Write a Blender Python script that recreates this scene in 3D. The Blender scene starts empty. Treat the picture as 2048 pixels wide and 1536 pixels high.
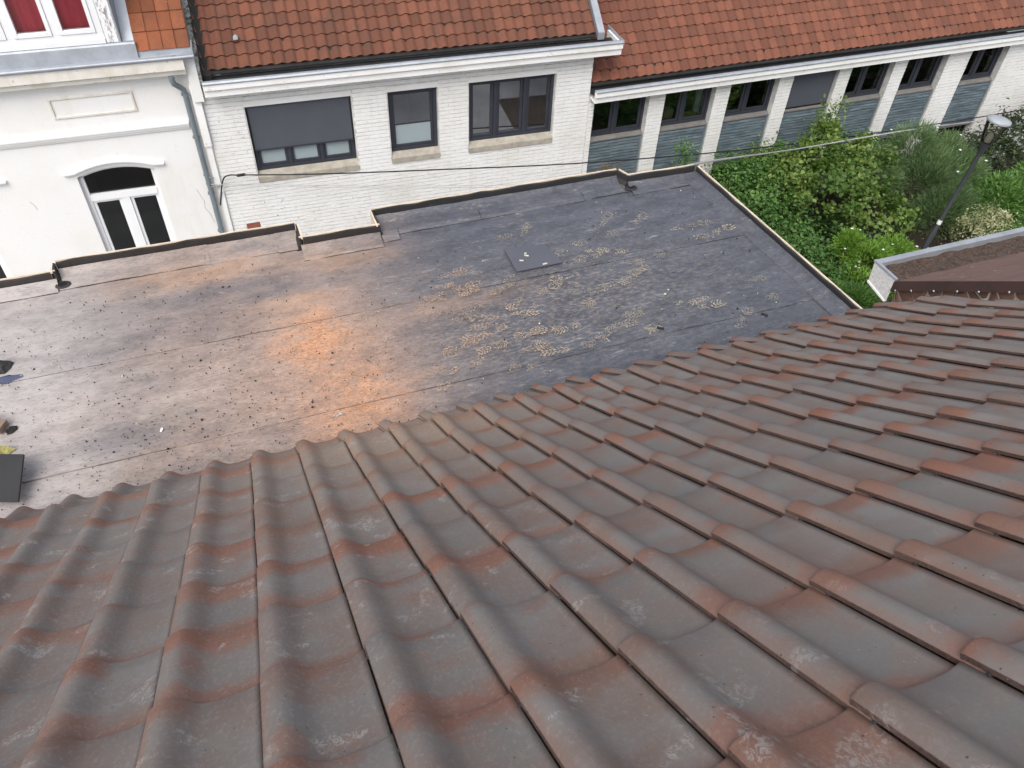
import bpy, math, random
import numpy as np
from mathutils import Vector, Matrix
random.seed(5); RS = np.random.RandomState(11)
R = math.radians
S = bpy.context.scene
COL = S.collection
H = 10.6                      # the lens stands 10.6 m above the garden; heights below are relative to it

# ------------------------------------------------------------------ camera, light, exposure
F_PX = 1600.3
CR = Vector((0.93764, -0.34571, 0.03619)); CU = Vector((0.22253, 0.67699, 0.70155)); CF = Vector((0.26703, 0.64975, -0.7117))
cam = bpy.data.cameras.new("camera"); camo = bpy.data.objects.new("camera", cam); COL.objects.link(camo)
m = Matrix.Identity(4)
for i in range(3):
    m[i][0] = CR[i]; m[i][1] = CU[i]; m[i][2] = -CF[i]
m[2][3] = H
camo.matrix_world = m
cam.sensor_fit = 'HORIZONTAL'; cam.sensor_width = 36; cam.lens = 36 * F_PX / 2048
cam.clip_start = 0.05; cam.clip_end = 500
S.camera = camo

SUN_EL, SUN_AZ = 52, 215      # azimuth measured clockwise from +Y
w = bpy.data.worlds.new("World"); S.world = w; w.use_nodes = True
nt = w.node_tree; bg = nt.nodes["Background"]
sky = nt.nodes.new("ShaderNodeTexSky"); sky.sky_type = 'NISHITA'; sky.sun_disc = False
sky.sun_elevation = R(SUN_EL); sky.sun_rotation = R(SUN_AZ); sky.air_density = 1.0; sky.dust_density = 4.0; sky.ozone_density = 1.0
hs = nt.nodes.new('ShaderNodeHueSaturation'); hs.inputs['Saturation'].default_value = .48      # thin overcast: paler sky
nt.links.new(sky.outputs[0], hs.inputs['Color']); nt.links.new(hs.outputs[0], bg.inputs[0]); bg.inputs[1].default_value = 0.125
sd = bpy.data.lights.new("sun", 'SUN'); so = bpy.data.objects.new("sun", sd); COL.objects.link(so)
sd.energy = 0.95; sd.angle = R(40); sd.color = (1.0, 0.97, 0.93)
dv = Vector((math.sin(R(SUN_AZ)) * math.cos(R(SUN_EL)), math.cos(R(SUN_AZ)) * math.cos(R(SUN_EL)), math.sin(R(SUN_EL))))
so.rotation_euler = dv.to_track_quat('Z', 'Y').to_euler(); so.location = (0, 0, H + 20)
S.view_settings.view_transform = 'Standard'; S.view_settings.look = 'None'
S.view_settings.exposure = 0.82; S.view_settings.gamma = 1; S.view_settings.use_curve_mapping = False

# ------------------------------------------------------------------ helpers
def at(px, py, Z):
    """surveyed photo point -> place on the level Z (relative to lens)"""
    d = CF + CR * ((px - 1024) / F_PX) - CU * ((py - 768) / F_PX)
    return d * (Z / d.z)

class MB:
    def __init__(s): s.v = []; s.f = []; s.sm = []
    def add(s, vs, fs, smooth=False):
        o = len(s.v); s.v += [tuple(p) for p in vs]; s.f += [tuple(i + o for i in f) for f in fs]; s.sm += [smooth] * len(fs); return s
    def hexa(s, p):   # 8 points: bottom ring 0-3 (ccw from above), top ring 4-7
        return s.add(p, [(3, 2, 1, 0), (4, 5, 6, 7), (0, 1, 5, 4), (1, 2, 6, 5), (2, 3, 7, 6), (3, 0, 4, 7)])
    def box(s, x0, x1, y0, y1, z0, z1):
        return s.hexa([(x0, y0, z0), (x1, y0, z0), (x1, y1, z0), (x0, y1, z0), (x0, y0, z1), (x1, y0, z1), (x1, y1, z1), (x0, y1, z1)])
    def prism(s, poly, axis, a, b, smooth=False):
        """poly: 2D list ; axis 'x': (y,z) extruded along x ; 'y': (x,z) ; 'z': (x,y)"""
        n = len(poly)
        def P(q, t): return {'x': (t, q[0], q[1]), 'y': (q[0], t, q[1]), 'z': (q[0], q[1], t)}[axis]
        vs = [P(q, a) for q in poly] + [P(q, b) for q in poly]
        s.add(vs, [tuple(range(n))[::-1], tuple(range(n, 2 * n))])
        o = len(s.v) - 2 * n
        for i in range(n):
            j = (i + 1) % n; s.f.append((o + i, o + j, o + n + j, o + n + i)); s.sm.append(smooth)
        return s
    def tube(s, pts, r, n=8, caps=True):
        pts = [Vector(p) for p in pts]; rs = r if isinstance(r, (list, tuple)) else [r] * len(pts)
        rings = []; up = None
        for i, p in enumerate(pts):
            t = (pts[min(i + 1, len(pts) - 1)] - pts[max(i - 1, 0)]).normalized()
            if up is None: up = t.orthogonal().normalized()
            a = (up - t * up.dot(t)); a = a.normalized() if a.length > 1e-6 else t.orthogonal().normalized()
            up = a; b = t.cross(a)
            rings.append([p + (a * math.cos(2 * math.pi * k / n) + b * math.sin(2 * math.pi * k / n)) * rs[i] for k in range(n)])
        vs = [q for rg in rings for q in rg]; fs = []
        for i in range(len(rings) - 1):
            for k in range(n):
                k2 = (k + 1) % n; fs.append((i * n + k, i * n + k2, (i + 1) * n + k2, (i + 1) * n + k))
        s.add(vs, fs, True)
        if caps:
            s.add(rings[0], [tuple(range(n))[::-1]]); s.add(rings[-1], [tuple(range(n))])
        return s
    def mesh(s, name, mat, org=None, uv=None):
        me = bpy.data.meshes.new(name)
        v = s.v if org is None else [(a - org[0], b - org[1], c - org[2]) for a, b, c in s.v]
        me.from_pydata(v, [], s.f); me.polygons.foreach_set('use_smooth', s.sm); me.materials.append(mat)
        if uv:
            l = me.uv_layers.new(name='UVMap')
            for lp in me.loops: l.data[lp.index].uv = uv(s.v[lp.vertex_index])
        me.update(); return me
    def build(s, name, mat, parent=None, org=None, kind=None, bevel=0, label=None):
        o = bpy.data.objects.new(name, s.mesh(name, mat, org)); COL.objects.link(o)
        if parent: o.parent = parent
        if kind: o['kind'] = kind
        if label: o['label'] = label
        if bevel:
            b = o.modifiers.new('bevel', 'BEVEL'); b.width = bevel; b.segments = 2; b.limit_method = 'ANGLE'
        return o

def tag(o, label, cat, group=None):
    o['label'] = label; o['category'] = cat
    if group: o['group'] = group
    return o
def thing(name, label, cat, loc, rz=0, group=None):
    o = bpy.data.objects.new(name, None); COL.objects.link(o); o.empty_display_size = .1
    o.location = loc; o.rotation_euler = (0, 0, rz); return tag(o, label, cat, group)
def inst(name, mesh, parent, loc, rot=(0, 0, 0), scale=(1, 1, 1), kind=None):
    o = bpy.data.objects.new(name, mesh); COL.objects.link(o); o.parent = parent
    o.location = loc; o.rotation_euler = rot; o.scale = scale
    if kind: o['kind'] = kind
    return o

# ------------------------------------------------------------------ materials
class M:
    def __init__(s, name):
        s.m = bpy.data.materials.new(name); s.m.use_nodes = True; s.t = s.m.node_tree
        s.b = s.t.nodes['Principled BSDF']; s.out = s.t.nodes['Material Output']
    def n(s, ty, **k):
        x = s.t.nodes.new(ty)
        for a, b in k.items(): setattr(x, a, b)
        return x
    def l(s, a, b): s.t.links.new(a, b)
    def val(s, x, sock):
        if hasattr(x, 'links'): s.l(x, sock)
        else: sock.default_value = x
    def math(s, op, a, b=0.0, c=None, clamp=False):
        x = s.n('ShaderNodeMath', operation=op); x.use_clamp = clamp; s.val(a, x.inputs[0]); s.val(b, x.inputs[1])
        if c is not None: s.val(c, x.inputs[2])
        return x.outputs[0]
    def noise(s, scale, detail=4, rough=.6, vec=None, dist=0, dim='3D', w=None):
        x = s.n('ShaderNodeTexNoise'); x.inputs['Scale'].default_value = scale; x.inputs['Detail'].default_value = detail
        x.inputs['Roughness'].default_value = rough; x.inputs['Distortion'].default_value = dist
        if dim == '4D': x.noise_dimensions = '4D'; s.val(w, x.inputs['W'])
        if vec is not None: s.l(vec, x.inputs['Vector'])
        return x.outputs['Fac']
    def vor(s, scale, vec=None, feature='F1'):
        x = s.n('ShaderNodeTexVoronoi', feature=feature); x.inputs['Scale'].default_value = scale
        if vec is not None: s.l(vec, x.inputs['Vector'])
        return x.outputs['Distance']
    def ramp(s, f, a, b, lo=0.0, hi=1.0, smooth=True):
        x = s.n('ShaderNodeMapRange'); x.interpolation_type = 'SMOOTHSTEP' if smooth else 'LINEAR'
        s.val(f, x.inputs[0]); s.val(a, x.inputs[1]); s.val(b, x.inputs[2]); s.val(lo, x.inputs[3]); s.val(hi, x.inputs[4]); return x.outputs[0]
    def mix(s, f, a, b, mode='MIX'):
        x = s.n('ShaderNodeMix'); x.data_type = 'RGBA'; x.blend_type = mode
        s.val(f, x.inputs[0])
        for v, i in ((a, 6), (b, 7)):
            if isinstance(v, (tuple, list)): x.inputs[i].default_value = (*v, 1)
            else: s.l(v, x.inputs[i])
        return x.outputs[2]
    def pos(s): return s.n('ShaderNodeNewGeometry').outputs['Position']
    def obj(s): return s.n('ShaderNodeTexCoord').outputs['Object']
    def rnd(s): return s.n('ShaderNodeObjectInfo').outputs['Random']
    def wn(s, x, seed):
        q = s.n('ShaderNodeTexWhiteNoise'); q.noise_dimensions = '1D'; s.l(s.math('ADD', x, seed), q.inputs['W']); return q.outputs['Value']
    def scale(s, vec, sc, loc=(0, 0, 0), rot=(0, 0, 0)):
        x = s.n('ShaderNodeMapping'); x.inputs['Scale'].default_value = sc; x.inputs['Location'].default_value = loc; x.inputs['Rotation'].default_value = rot
        s.l(vec, x.inputs[0]); return x.outputs[0]
    def sep(s, v):
        x = s.n('ShaderNodeSeparateXYZ'); s.l(v, x.inputs[0]); return x.outputs
    def bump(s, h, strength=.3, dist=.01):
        x = s.n('ShaderNodeBump'); x.inputs['Strength'].default_value = strength; x.inputs['Distance'].default_value = dist
        s.l(h, x.inputs['Height']); s.l(x.outputs[0], s.b.inputs['Normal'])
    def col(s, c):
        if isinstance(c, (tuple, list)): s.b.inputs['Base Color'].default_value = (*c, 1)
        else: s.l(c, s.b.inputs['Base Color'])
    def rough(s, r): s.val(r, s.b.inputs['Roughness'])
    def spec(s, v): s.b.inputs['Specular IOR Level'].default_value = v
    def metal(s, v): s.b.inputs['Metallic'].default_value = v

def simple(name, c, rough=.6, var=.25, scale=6, bump=.15, bscale=60, spec=.4, metal=0, c2=None):
    k = M(name); p = k.obj(); f = k.noise(scale, 6, .65, p)
    lo = tuple(x * (1 - var) for x in c) if c2 is None else c2
    k.col(k.mix(k.ramp(f, .3, .7), lo, c)); k.rough(rough); k.spec(spec); k.metal(metal)
    if bump: k.bump(k.noise(bscale, 4, .6, p), bump, .004)
    return k.m

MAT = {}
# foreground tiles: grey engobe with rust-red ends
def mat_tile():
    k = M('tile_glaze'); uv = k.n('ShaderNodeUVMap').outputs[0]; x, y, _ = k.sep(uv); p = k.pos(); r = k.rnd()
    po = k.obj(); off = k.n('ShaderNodeCombineXYZ'); k.l(k.math('MULTIPLY', r, 37.0), off.inputs[0]); k.l(k.math('MULTIPLY', r, 91.0), off.inputs[1])
    va = k.n('ShaderNodeVectorMath', operation='ADD'); k.l(po, va.inputs[0]); k.l(off.outputs[0], va.inputs[1]); v = va.outputs[0]
    n1 = k.noise(7, 3, .55, v); n2 = k.noise(38, 5, .65, v); n3 = k.noise(160, 3, .6, v)
    r1, r2, r3, r4 = [k.wn(r, q) for q in (1.3, 7.7, 13.1, 21.9)]
    lo = k.math('ADD', k.math('MULTIPLY', k.math('SUBTRACT', n1, .5), .5), k.math('MULTIPLY_ADD', r1, .52, -.16))
    low = k.ramp(k.math('SUBTRACT', y, lo), -.10, .12, 1, 0)
    hi = k.math('ADD', k.math('MULTIPLY', k.math('SUBTRACT', n1, .5), .6), k.math('MULTIPLY_ADD', r2, .42, .72))
    high = k.ramp(k.math('SUBTRACT', y, hi), -.08, .12, 0, 1)
    left = k.math('MULTIPLY', k.ramp(k.math('ADD', x, k.math('MULTIPLY', n1, .12)), .05, .16, 1, 0), k.math('MULTIPLY', r3, .8))
    edge = k.ramp(x, -.001, -.006, 0, 1); blot = k.math('MULTIPLY', k.ramp(k.noise(5, 3, .5, k.scale(v, (1.2, .8, 1), (3, 5, 0))), .56, .72), .55)
    rl = k.math('MULTIPLY', k.math('MULTIPLY', k.ramp(k.math('SUBTRACT', y, k.math('MULTIPLY_ADD', k.wn(r, 33.3), .34, -.02)), -.06, .14, 1, 0), k.ramp(k.math('MULTIPLY_ADD', n1, .25, x), .36, .64, 1, 0)), k.ramp(r4, .15, .5)); left = k.math('MAXIMUM', left, rl)
    red = k.math('MAXIMUM', k.math('MAXIMUM', k.math('MULTIPLY', low, .95), k.math('MULTIPLY', high, .75)), k.math('MAXIMUM', left, blot))
    red = k.math('MULTIPLY', red, k.math('MULTIPLY_ADD', n2, .25, .85), clamp=True)
    g = k.mix(r4, (.172, .163, .157), (.216, .203, .193))
    g = k.mix(k.ramp(n1, .3, .75), g, (.190, .155, .135))
    rc = k.mix(r3, (.245, .098, .060), (.245, .128, .090))
    c = k.mix(red, g, rc); c = k.mix(k.math('MULTIPLY', edge, .95), c, (.055, .030, .025))
    c = k.mix(k.math('MULTIPLY', k.ramp(k.noise(2.2, 3, .6, k.scale(p, (1, 1.5, 1), (9, 4, 0))), .42, .66), k.math('MULTIPLY_ADD', r3, .5, .25)), c, (.185, .115, .088))
    c = k.mix(k.math('MULTIPLY', k.ramp(n3, .35, .75), .16), c, (.27, .24, .22)); c = k.mix(k.math('MULTIPLY', k.ramp(k.noise(230, 2, .5, v), .64, .74), .25), c, (.07, .06, .055))
    # dust carried over from the flat roof : tan sawdust near the eave
    px, py, pz = k.sep(p)
    def blob(cx, cy, sx, sy):
        a = k.math('POWER', k.math('DIVIDE', k.math('SUBTRACT', px, cx), sx), 2); b = k.math('POWER', k.math('DIVIDE', k.math('SUBTRACT', py, cy), sy), 2)
        return k.math('POWER', 2.718, k.math('MULTIPLY', k.math('ADD', a, b), -1.0))
    d = k.math('MULTIPLY', blob(.55, 3.1, .75, .75), k.ramp(k.noise(60, 5, .7, k.scale(p, (1, 2.2, 1))), .3, .62))
    d = k.math('MULTIPLY', d, .62, clamp=True)
    c = k.mix(d, c, (.43, .30, .20))
    d2 = k.math('MULTIPLY', k.ramp(px, -.2, 1.6, 1, .18), k.ramp(k.noise(90, 4, .7, k.scale(p, (1, .5, 1))), .48, .72)); c = k.mix(k.math('MULTIPLY', d2, .26), c, (.42, .37, .32))
    # pale scuffs left by dusty boots
    sc = k.ramp(k.noise(8.5, 2, .5, k.scale(p, (1, 1, 1), (4.1, 2.3, 0)), .4), .60, .67)
    sc2 = k.ramp(k.noise(70, 6, .75, k.scale(p, (1.0, .45, 1), (0, 0, 0), (0, 0, .6)), 1.2), .46, .60)
    reg = k.math('MAXIMUM', k.ramp(k.math('ADD', px, k.math('MULTIPLY', py, .1)), .5, 1.25, 1, 0), k.math('MULTIPLY', k.ramp(py, 1.0, .4), .55))
    sm = k.math('MULTIPLY', k.math('MULTIPLY', sc, sc2), k.math('MAXIMUM', reg, .05)); c = k.mix(k.math('MULTIPLY', sm, .72), c, (.40, .375, .35))
    sp = k.math('MULTIPLY', k.ramp(k.vor(30, p), .085, .055, 0, 1), k.ramp(k.noise(9, 2, .5, p), .44, .52)); c = k.mix(k.math('MULTIPLY', sp, .75), c, (.03, .025, .022))
    spl = k.math('MULTIPLY', k.ramp(k.vor(30, k.scale(p, (1, 1, 1), (5, 3, 1))), .05, .025, 0, 1), k.ramp(k.noise(6, 2, .5, p), .50, .58)); c = k.mix(k.math('MULTIPLY', spl, .7), c, (.55, .53, .50))
    k.col(c); k.rough(k.math('MULTIPLY_ADD', n2, .2, .48)); k.spec(.32)
    k.bump(k.math('ADD', k.math('MULTIPLY', n3, .4), n2), .08, .004); return k.m
MAT['tile'] = mat_tile()

def mat_clay(name, a, b, c, lichen=.3):
    k = M(name); p = k.pos(); r = k.rnd(); n1 = k.noise(3.0, 4, .6, p); n2 = k.noise(16, 5, .7, p); n3 = k.noise(60, 4, .7, k.scale(p, (1.6, .5, .5)))
    isl = k.n('ShaderNodeNewGeometry').outputs['Random Per Island']
    rr = k.wn(k.math('ADD', r, isl), 3.1)
    cc = k.mix(rr, a, b); cc = k.mix(k.math('MULTIPLY', k.ramp(n1, .42, .7), .6), cc, c)
    cc = k.mix(k.math('MULTIPLY', k.ramp(n3, .45, .72), .5), cc, (.075, .052, .042))
    big = k.ramp(k.noise(.9, 3, .5, p), .55, .72)
    l = k.math('MULTIPLY', k.ramp(n2, .62, .72), k.math('MULTIPLY_ADD', big, .9, .12))
    cc = k.mix(k.math('MULTIPLY', l, lichen), cc, (.42, .38, .31))
    k.col(cc); k.rough(.82); k.spec(.25); k.bump(k.math('ADD', n2, n3), .35, .006); return k.m
MAT['clay'] = mat_clay('red_clay', (.120, .049, .031), (.200, .077, .047), (.105, .055, .039))
MAT['clay_wing'] = mat_clay('red_clay_wing', (.140, .054, .034), (.220, .084, .051), (.125, .060, .043), .75)
MAT['clay_orange'] = mat_clay('orange_clay', (.20, .066, .030), (.30, .100, .045), (.125, .060, .038), .6)

# painted masonry
def mat_paint(name, c, dirt, sc=1.0, chips=.5, left=None):
    k = M(name); p = k.pos(); n1 = k.noise(.8 * sc, 5, .6, p); n2 = k.noise(9, 6, .7, p); n3 = k.noise(45, 4, .7, p)
    cc = k.mix(k.math('MULTIPLY', k.ramp(n1, .42, .75), .55), c, dirt)
    cc = k.mix(k.math('MULTIPLY', k.ramp(n3, .45, .8), .18), cc, tuple(x * .75 for x in dirt))
    # run-off streaks: grime that stays on the paint
    st = k.math('MULTIPLY', k.ramp(k.noise(7, 4, .6, k.scale(p, (1, 1, .12))), .52, .75), k.ramp(k.noise(.7, 2, .5, p), .4, .65)); cc = k.mix(k.math('MULTIPLY', st, .55), cc, dirt)
    ch = k.ramp(n2, .62, .655)
    if left is not None:
        x, y, z = k.sep(p); ch = k.math('MULTIPLY', ch, k.ramp(x, left[0], left[1], 1, .12))
    cc = k.mix(k.math('MULTIPLY', ch, chips), cc, (.17, .15, .12))
    k.col(cc); k.rough(.7); k.spec(.3); k.bump(k.math('ADD', n2, n3), .22, .006); return k.m
MAT['brickpaint'] = mat_paint('white_painted_brick', (.76, .76, .755), (.60, .58, .52), 1.3, .8, (.2, 2.2))
MAT['joint'] = simple('darker_painted_joint', (.66, .655, .63), .85, .35, 5, .2)  # joints and brick tops and undersides, darker than the brick faces
MAT['stucco'] = mat_paint('cream_render', (.75, .75, .745), (.66, .64, .58), .8, .08)
MAT['cornice'] = mat_paint('cornice_paint', (.70, .68, .63), (.48, .42, .32), 3, .8)
MAT['whitewood'] = mat_paint('white_board_paint', (.80, .80, .79), (.66, .64, .58), 2, .3)
MAT['pvc'] = simple('white_frame', (.78, .79, .80), .35, .05, 3, 0)
def mat_peel():
    k = M('peeling_paint'); p = k.obj(); n = k.noise(9, 7, .75, k.scale(p, (2.2, 2.2, .55)), .8)
    k.col(k.mix(k.ramp(n, .53, .57), (.76, .76, .76), (.27, .26, .27))); k.rough(.7); k.bump(n, .5, .01); return k.m
MAT['peel'] = mat_peel()
MAT['anthracite'] = simple('anthracite_frame', (.040, .044, .056), .38, .15, 4, 0)
MAT['blind'] = simple('screen_fabric', (.076, .083, .102), .75, .08, 2, .2, 300)
MAT['frost'] = simple('frosted_film', (.30, .36, .38), .30, .06, 1, 0)
MAT['sill'] = simple('stone_sill', (.40, .37, .31), .8, .3, 7, .3, 50)
MAT['metalsill'] = simple('grey_metal_sill', (.19, .18, .17), .5, .25, 5, .05)
MAT['zinc'] = simple('zinc', (.40, .43, .47), .48, .22, 4, .06, 30, .5, .35)
MAT['zincdark'] = simple('zinc_pipe', (.20, .24, .26), .5, .25, 4, .1, 20, .5, .2)
MAT['bitblack'] = simple('black_lining', (.022, .021, .020), .75, .5, 3, .4, 18)
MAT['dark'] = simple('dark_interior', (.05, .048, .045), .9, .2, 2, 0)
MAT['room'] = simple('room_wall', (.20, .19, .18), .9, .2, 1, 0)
MAT['curtain'] = simple('red_curtain', (.78, .060, .095), .8, .25, 3, .1, 40)
MAT['voile'] = simple('pale_curtain', (.55, .55, .53), .85, .1, 3, 0)
MAT['slat'] = simple('blue_grey_slat', (.17, .225, .255), .7, .55, 5, .3, 25, .3, 0, (.085, .115, .135))
MAT['slatback'] = simple('slat_gap_shade', (.030, .038, .045), .8, .3, 5, 0)  # backing coloured dark to paint the shadow lines between slats
def mat_slat():
    k = M('blue_grey_slat'); p = k.obj(); q = k.pos(); n = k.noise(5, 5, .7, k.scale(q, (.5, .5, 5)), .3); n2 = k.noise(1.3, 3, .6, q); r = k.wn(k.rnd(), 2.2)
    c = k.mix(k.ramp(n, .38, .64), (.060, .082, .098), (.170, .222, .250)); c = k.mix(k.math('MULTIPLY', r, .45), c, (.095, .125, .145)); c = k.mix(k.math('MULTIPLY', k.ramp(n2, .5, .7), .4), c, (.055, .075, .09))
    k.col(c); k.rough(.7); k.bump(n, .3, .006); return k.m
MAT['slat'] = mat_slat()
MAT['cable'] = simple('black_cable', (.015, .015, .016), .5, .2, 3, 0)
MAT['wire'] = simple('grey_wire', (.42, .42, .40), .5, .2, 3, 0)
MAT['darksteel'] = simple('dark_grey_paint', (.045, .050, .055), .45, .2, 4, .05)
MAT['timber'] = simple('fresh_timber', (.74, .62, .48), .75, .22, 8, .2, 40)
MAT['timbergrey'] = simple('old_timber', (.30, .22, .16), .8, .3, 8, .3, 40)
MAT['wet'] = simple('brown_felt', (.060, .032, .026), .6, .3, 3, .2)
MAT['granite'] = None

def mat_moss():
    k = M('mossy_capping'); p = k.obj(); n = k.noise(9, 6, .75, p, .4)
    k.col(k.mix(k.ramp(n, .42, .58), (.42, .45, .43), (.075, .075, .055))); k.rough(.85); k.bump(n, .8, .02); return k.m
MAT['moss'] = mat_moss()

def mat_glass(name, tint, refl=.9, coat=.0, ior=1.45):
    k = M(name); k.t.nodes.remove(k.b)
    tr = k.n('ShaderNodeBsdfTransparent'); tr.inputs[0].default_value = (*tint, 1)
    gl = k.n('ShaderNodeBsdfGlossy'); gl.inputs['Roughness'].default_value = .02; gl.inputs[0].default_value = (refl, refl, refl, 1)
    fr = k.n('ShaderNodeFresnel'); fr.inputs[0].default_value = ior
    bmp = k.n('ShaderNodeBump'); bmp.inputs['Strength'].default_value = .03; k.l(k.noise(1.2, 2, .5, k.obj()), bmp.inputs['Height']); k.l(bmp.outputs[0], gl.inputs['Normal'])
    mx = k.n('ShaderNodeMixShader'); k.l(k.math('MULTIPLY_ADD', fr.outputs[0], 1.0, coat, clamp=True), mx.inputs[0]); k.l(tr.outputs[0], mx.inputs[1]); k.l(gl.outputs[0], mx.inputs[2])
    k.l(mx.outputs[0], k.out.inputs[0]); return k.m
MAT['glass'] = mat_glass('window_glass', (.72, .76, .78))
MAT['clearglass'] = mat_glass('clear_glass', (.95, .95, .95), .9, .0); MAT['coatglass'] = mat_glass('coated_glass', (.75, .78, .82), .95, .34, 1.7)
MAT['lampglass'] = mat_glass('lamp_glass', (.86, .85, .78), .8)

# flat roof membrane with sawdust
def mat_membrane(name, up=False):
    k = M(name); p = k.pos(); px, py, pz = k.sep(p)
    na = k.noise(1.6, 5, .6, p); nb = k.noise(6, 6, .7, k.scale(p, (.55, 1.3, 1))); nc = k.noise(45, 5, .75, k.scale(p, (.45, 1.2, 1))); nf = k.noise(190, 3, .7, k.scale(p, (.6, 1.1, 1)))
    wx = k.math('ADD', px, k.math('MULTIPLY', k.math('SUBTRACT', na, .5), .9)); wy = k.math('ADD', py, k.math('MULTIPLY', k.math('SUBTRACT', nb, .5), .5))
    def blob(cx, cy, sx, sy, pw=1.0):
        a = k.math('POWER', k.math('ABSOLUTE', k.math('DIVIDE', k.math('SUBTRACT', wx, cx), sx)), 2); b = k.math('POWER', k.math('ABSOLUTE', k.math('DIVIDE', k.math('SUBTRACT', wy, cy), sy)), 2)
        return k.math('POWER', 2.718, k.math('MULTIPLY', k.math('ADD', a, b), -pw))
    base = k.mix(k.ramp(nb, .3, .7), (.062, .066, .082), (.096, .101, .121))
    base = k.mix(k.math('MULTIPLY', k.ramp(nc, .45, .75), .5), base, (.19, .185, .18))
    # beige walked-in dust over the left half
    be = k.math('MULTIPLY', k.ramp(wx, 1.75, -.1, 0, 1), k.math('MULTIPLY_ADD', k.ramp(k.noise(2.4, 4, .6, k.scale(p, (.7, 1.4, 1))), .28, .58), .55, .50))
    clean = k.math('MULTIPLY', blob(-.05, 5.35, .65, .22), .75)
    clean2 = k.math('MAXIMUM', k.math('MULTIPLY', blob(-.9, 3.95, .35, .12), .5), k.math('MULTIPLY', blob(-.9, 5.2, .95, .5), .42))
    be = k.math('MULTIPLY', be, k.math('SUBTRACT', 1.0, k.math('MAXIMUM', clean, clean2)))
    be = k.math('MULTIPLY', be, k.math('MULTIPLY_ADD', nc, .9, .38), clamp=True)
    bcol = k.mix(k.ramp(k.noise(1.1, 4, .6, p), .35, .65), (.30, .240, .210), (.41, .345, .305)); c = k.mix(be, base, bcol)
    # paler grey towards the far left
    gl = k.math('MULTIPLY', k.ramp(wx, -.55, -1.75, 0, 1), k.math('MULTIPLY_ADD', nb, .7, .45), clamp=True)
    c = k.mix(k.math('MULTIPLY', gl, .8), c, (.43, .405, .395))
    # the cut line : bright orange sawdust
    s1 = k.math('MAXIMUM', blob(.38, 4.55, .30, .36), k.math('MULTIPLY', blob(.46, 3.85, .30, .66), .65))
    s0 = k.math('MULTIPLY', blob(.25, 4.15, .85, .95), .85)
    sd = k.mix(k.ramp(k.noise(95, 4, .8, k.scale(p, (.6, 1.2, 1))), .36, .60), (.36, .165, .085), (.60, .345, .215)); sd0 = k.mix(k.ramp(k.noise(70, 5, .8, k.scale(p, (.45, 1.2, 1), (4, 4, 0))), .36, .60), (.24, .165, .13), (.47, .32, .245))
    brk = k.ramp(k.noise(13, 5, .7, k.scale(p, (.8, 1.2, 1), (2, 6, 0))), .32, .60, .45, 1.1)
    s1 = k.math('MULTIPLY', s1, brk); s0 = k.math('MULTIPLY', s0, k.ramp(k.noise(5, 6, .7, k.scale(p, (.7, 1.3, 1), (5, 1, 0))), .30, .60, .45, 1.1))
    gr = k.math('MULTIPLY_ADD', k.math('ADD', k.math('MULTIPLY', nc, 1.1), k.math('MULTIPLY', nf, 1.3)), .85, -.25)
    c = k.mix(k.math('MULTIPLY', s0, gr, clamp=True), c, sd0)
    c = k.mix(k.math('MULTIPLY', k.math('MULTIPLY', s1, 1.6), gr, clamp=True), c, sd)
    for (cx, cy, sx, sy, a) in ((-.35, 5.58, .7, .13, .6), (.62, 5.42, .45, .12, .45), (1.35, 4.62, .55, .12, .35), (.15, 5.03, .4, .1, .5)):
        c = k.mix(k.math('MULTIPLY', k.math('MULTIPLY', blob(cx, cy, sx, sy), a), gr, clamp=True), c, (.50, .30, .18))
    # tan haze where people walked on the right half
    wk = k.math('MULTIPLY', k.math('MAXIMUM', blob(2.3, 4.45, 1.1, .55), blob(1.6, 4.2, .7, .5)), k.ramp(nc, .42, .72))
    c = k.mix(k.math('MULTIPLY', wk, .70), c, (.31, .25, .20))
    # pale scuffs and streaks
    sk = k.math('MULTIPLY', k.ramp(k.noise(22, 6, .75, k.scale(p, (.22, 1.1, 1), (3, 0, 0)), .8), .575, .65), k.ramp(nb, .42, .6)); c = k.mix(k.math('MULTIPLY', sk, .5), c, (.42, .39, .36))
    # dark crumbs trodden in
    cr = k.math('MULTIPLY', k.ramp(k.vor(42, k.scale(p, (.55, 1.1, 1))), .11, .06, 0, 1), k.ramp(k.noise(3.5, 3, .6, p), .43, .55)); c = k.mix(k.math('MULTIPLY', cr, .72), c, (.05, .042, .04))
    fl = k.ramp(k.noise(75, 4, .75, k.scale(p, (.35, 1.2, 1), (7, 2, 0))), .30, .50, .66, 1.06); fl2 = k.ramp(k.noise(9, 5, .7, k.scale(p, (.6, 1.3, 1), (1, 8, 0))), .30, .62, .80, 1.06)
    c = k.mix(1.0, c, k.math('MULTIPLY', fl, fl2), 'MULTIPLY')
    if up: c = k.mix(.90, c, (.016, .015, .015))
    k.col(c)
    dustiness = k.math('MAXIMUM', be, k.math('MAXIMUM', s0, gl), clamp=True)
    k.l(k.math('MULTIPLY_ADD', dustiness, -.45, .5, clamp=True), k.b.inputs['Specular IOR Level'])
    k.rough(k.math('MULTIPLY_ADD', dustiness, .45, k.math('MULTIPLY_ADD', nc, .22, .60 if up else .36)))
    k.bump(k.math('ADD', k.math('MULTIPLY', nb, 1.2), k.math('MULTIPLY', nc, .5)), .28, .012); return k.m
MAT['membrane'] = mat_membrane('bitumen_membrane'); MAT['upstand'] = mat_membrane('bitumen_upstand', True)

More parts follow.
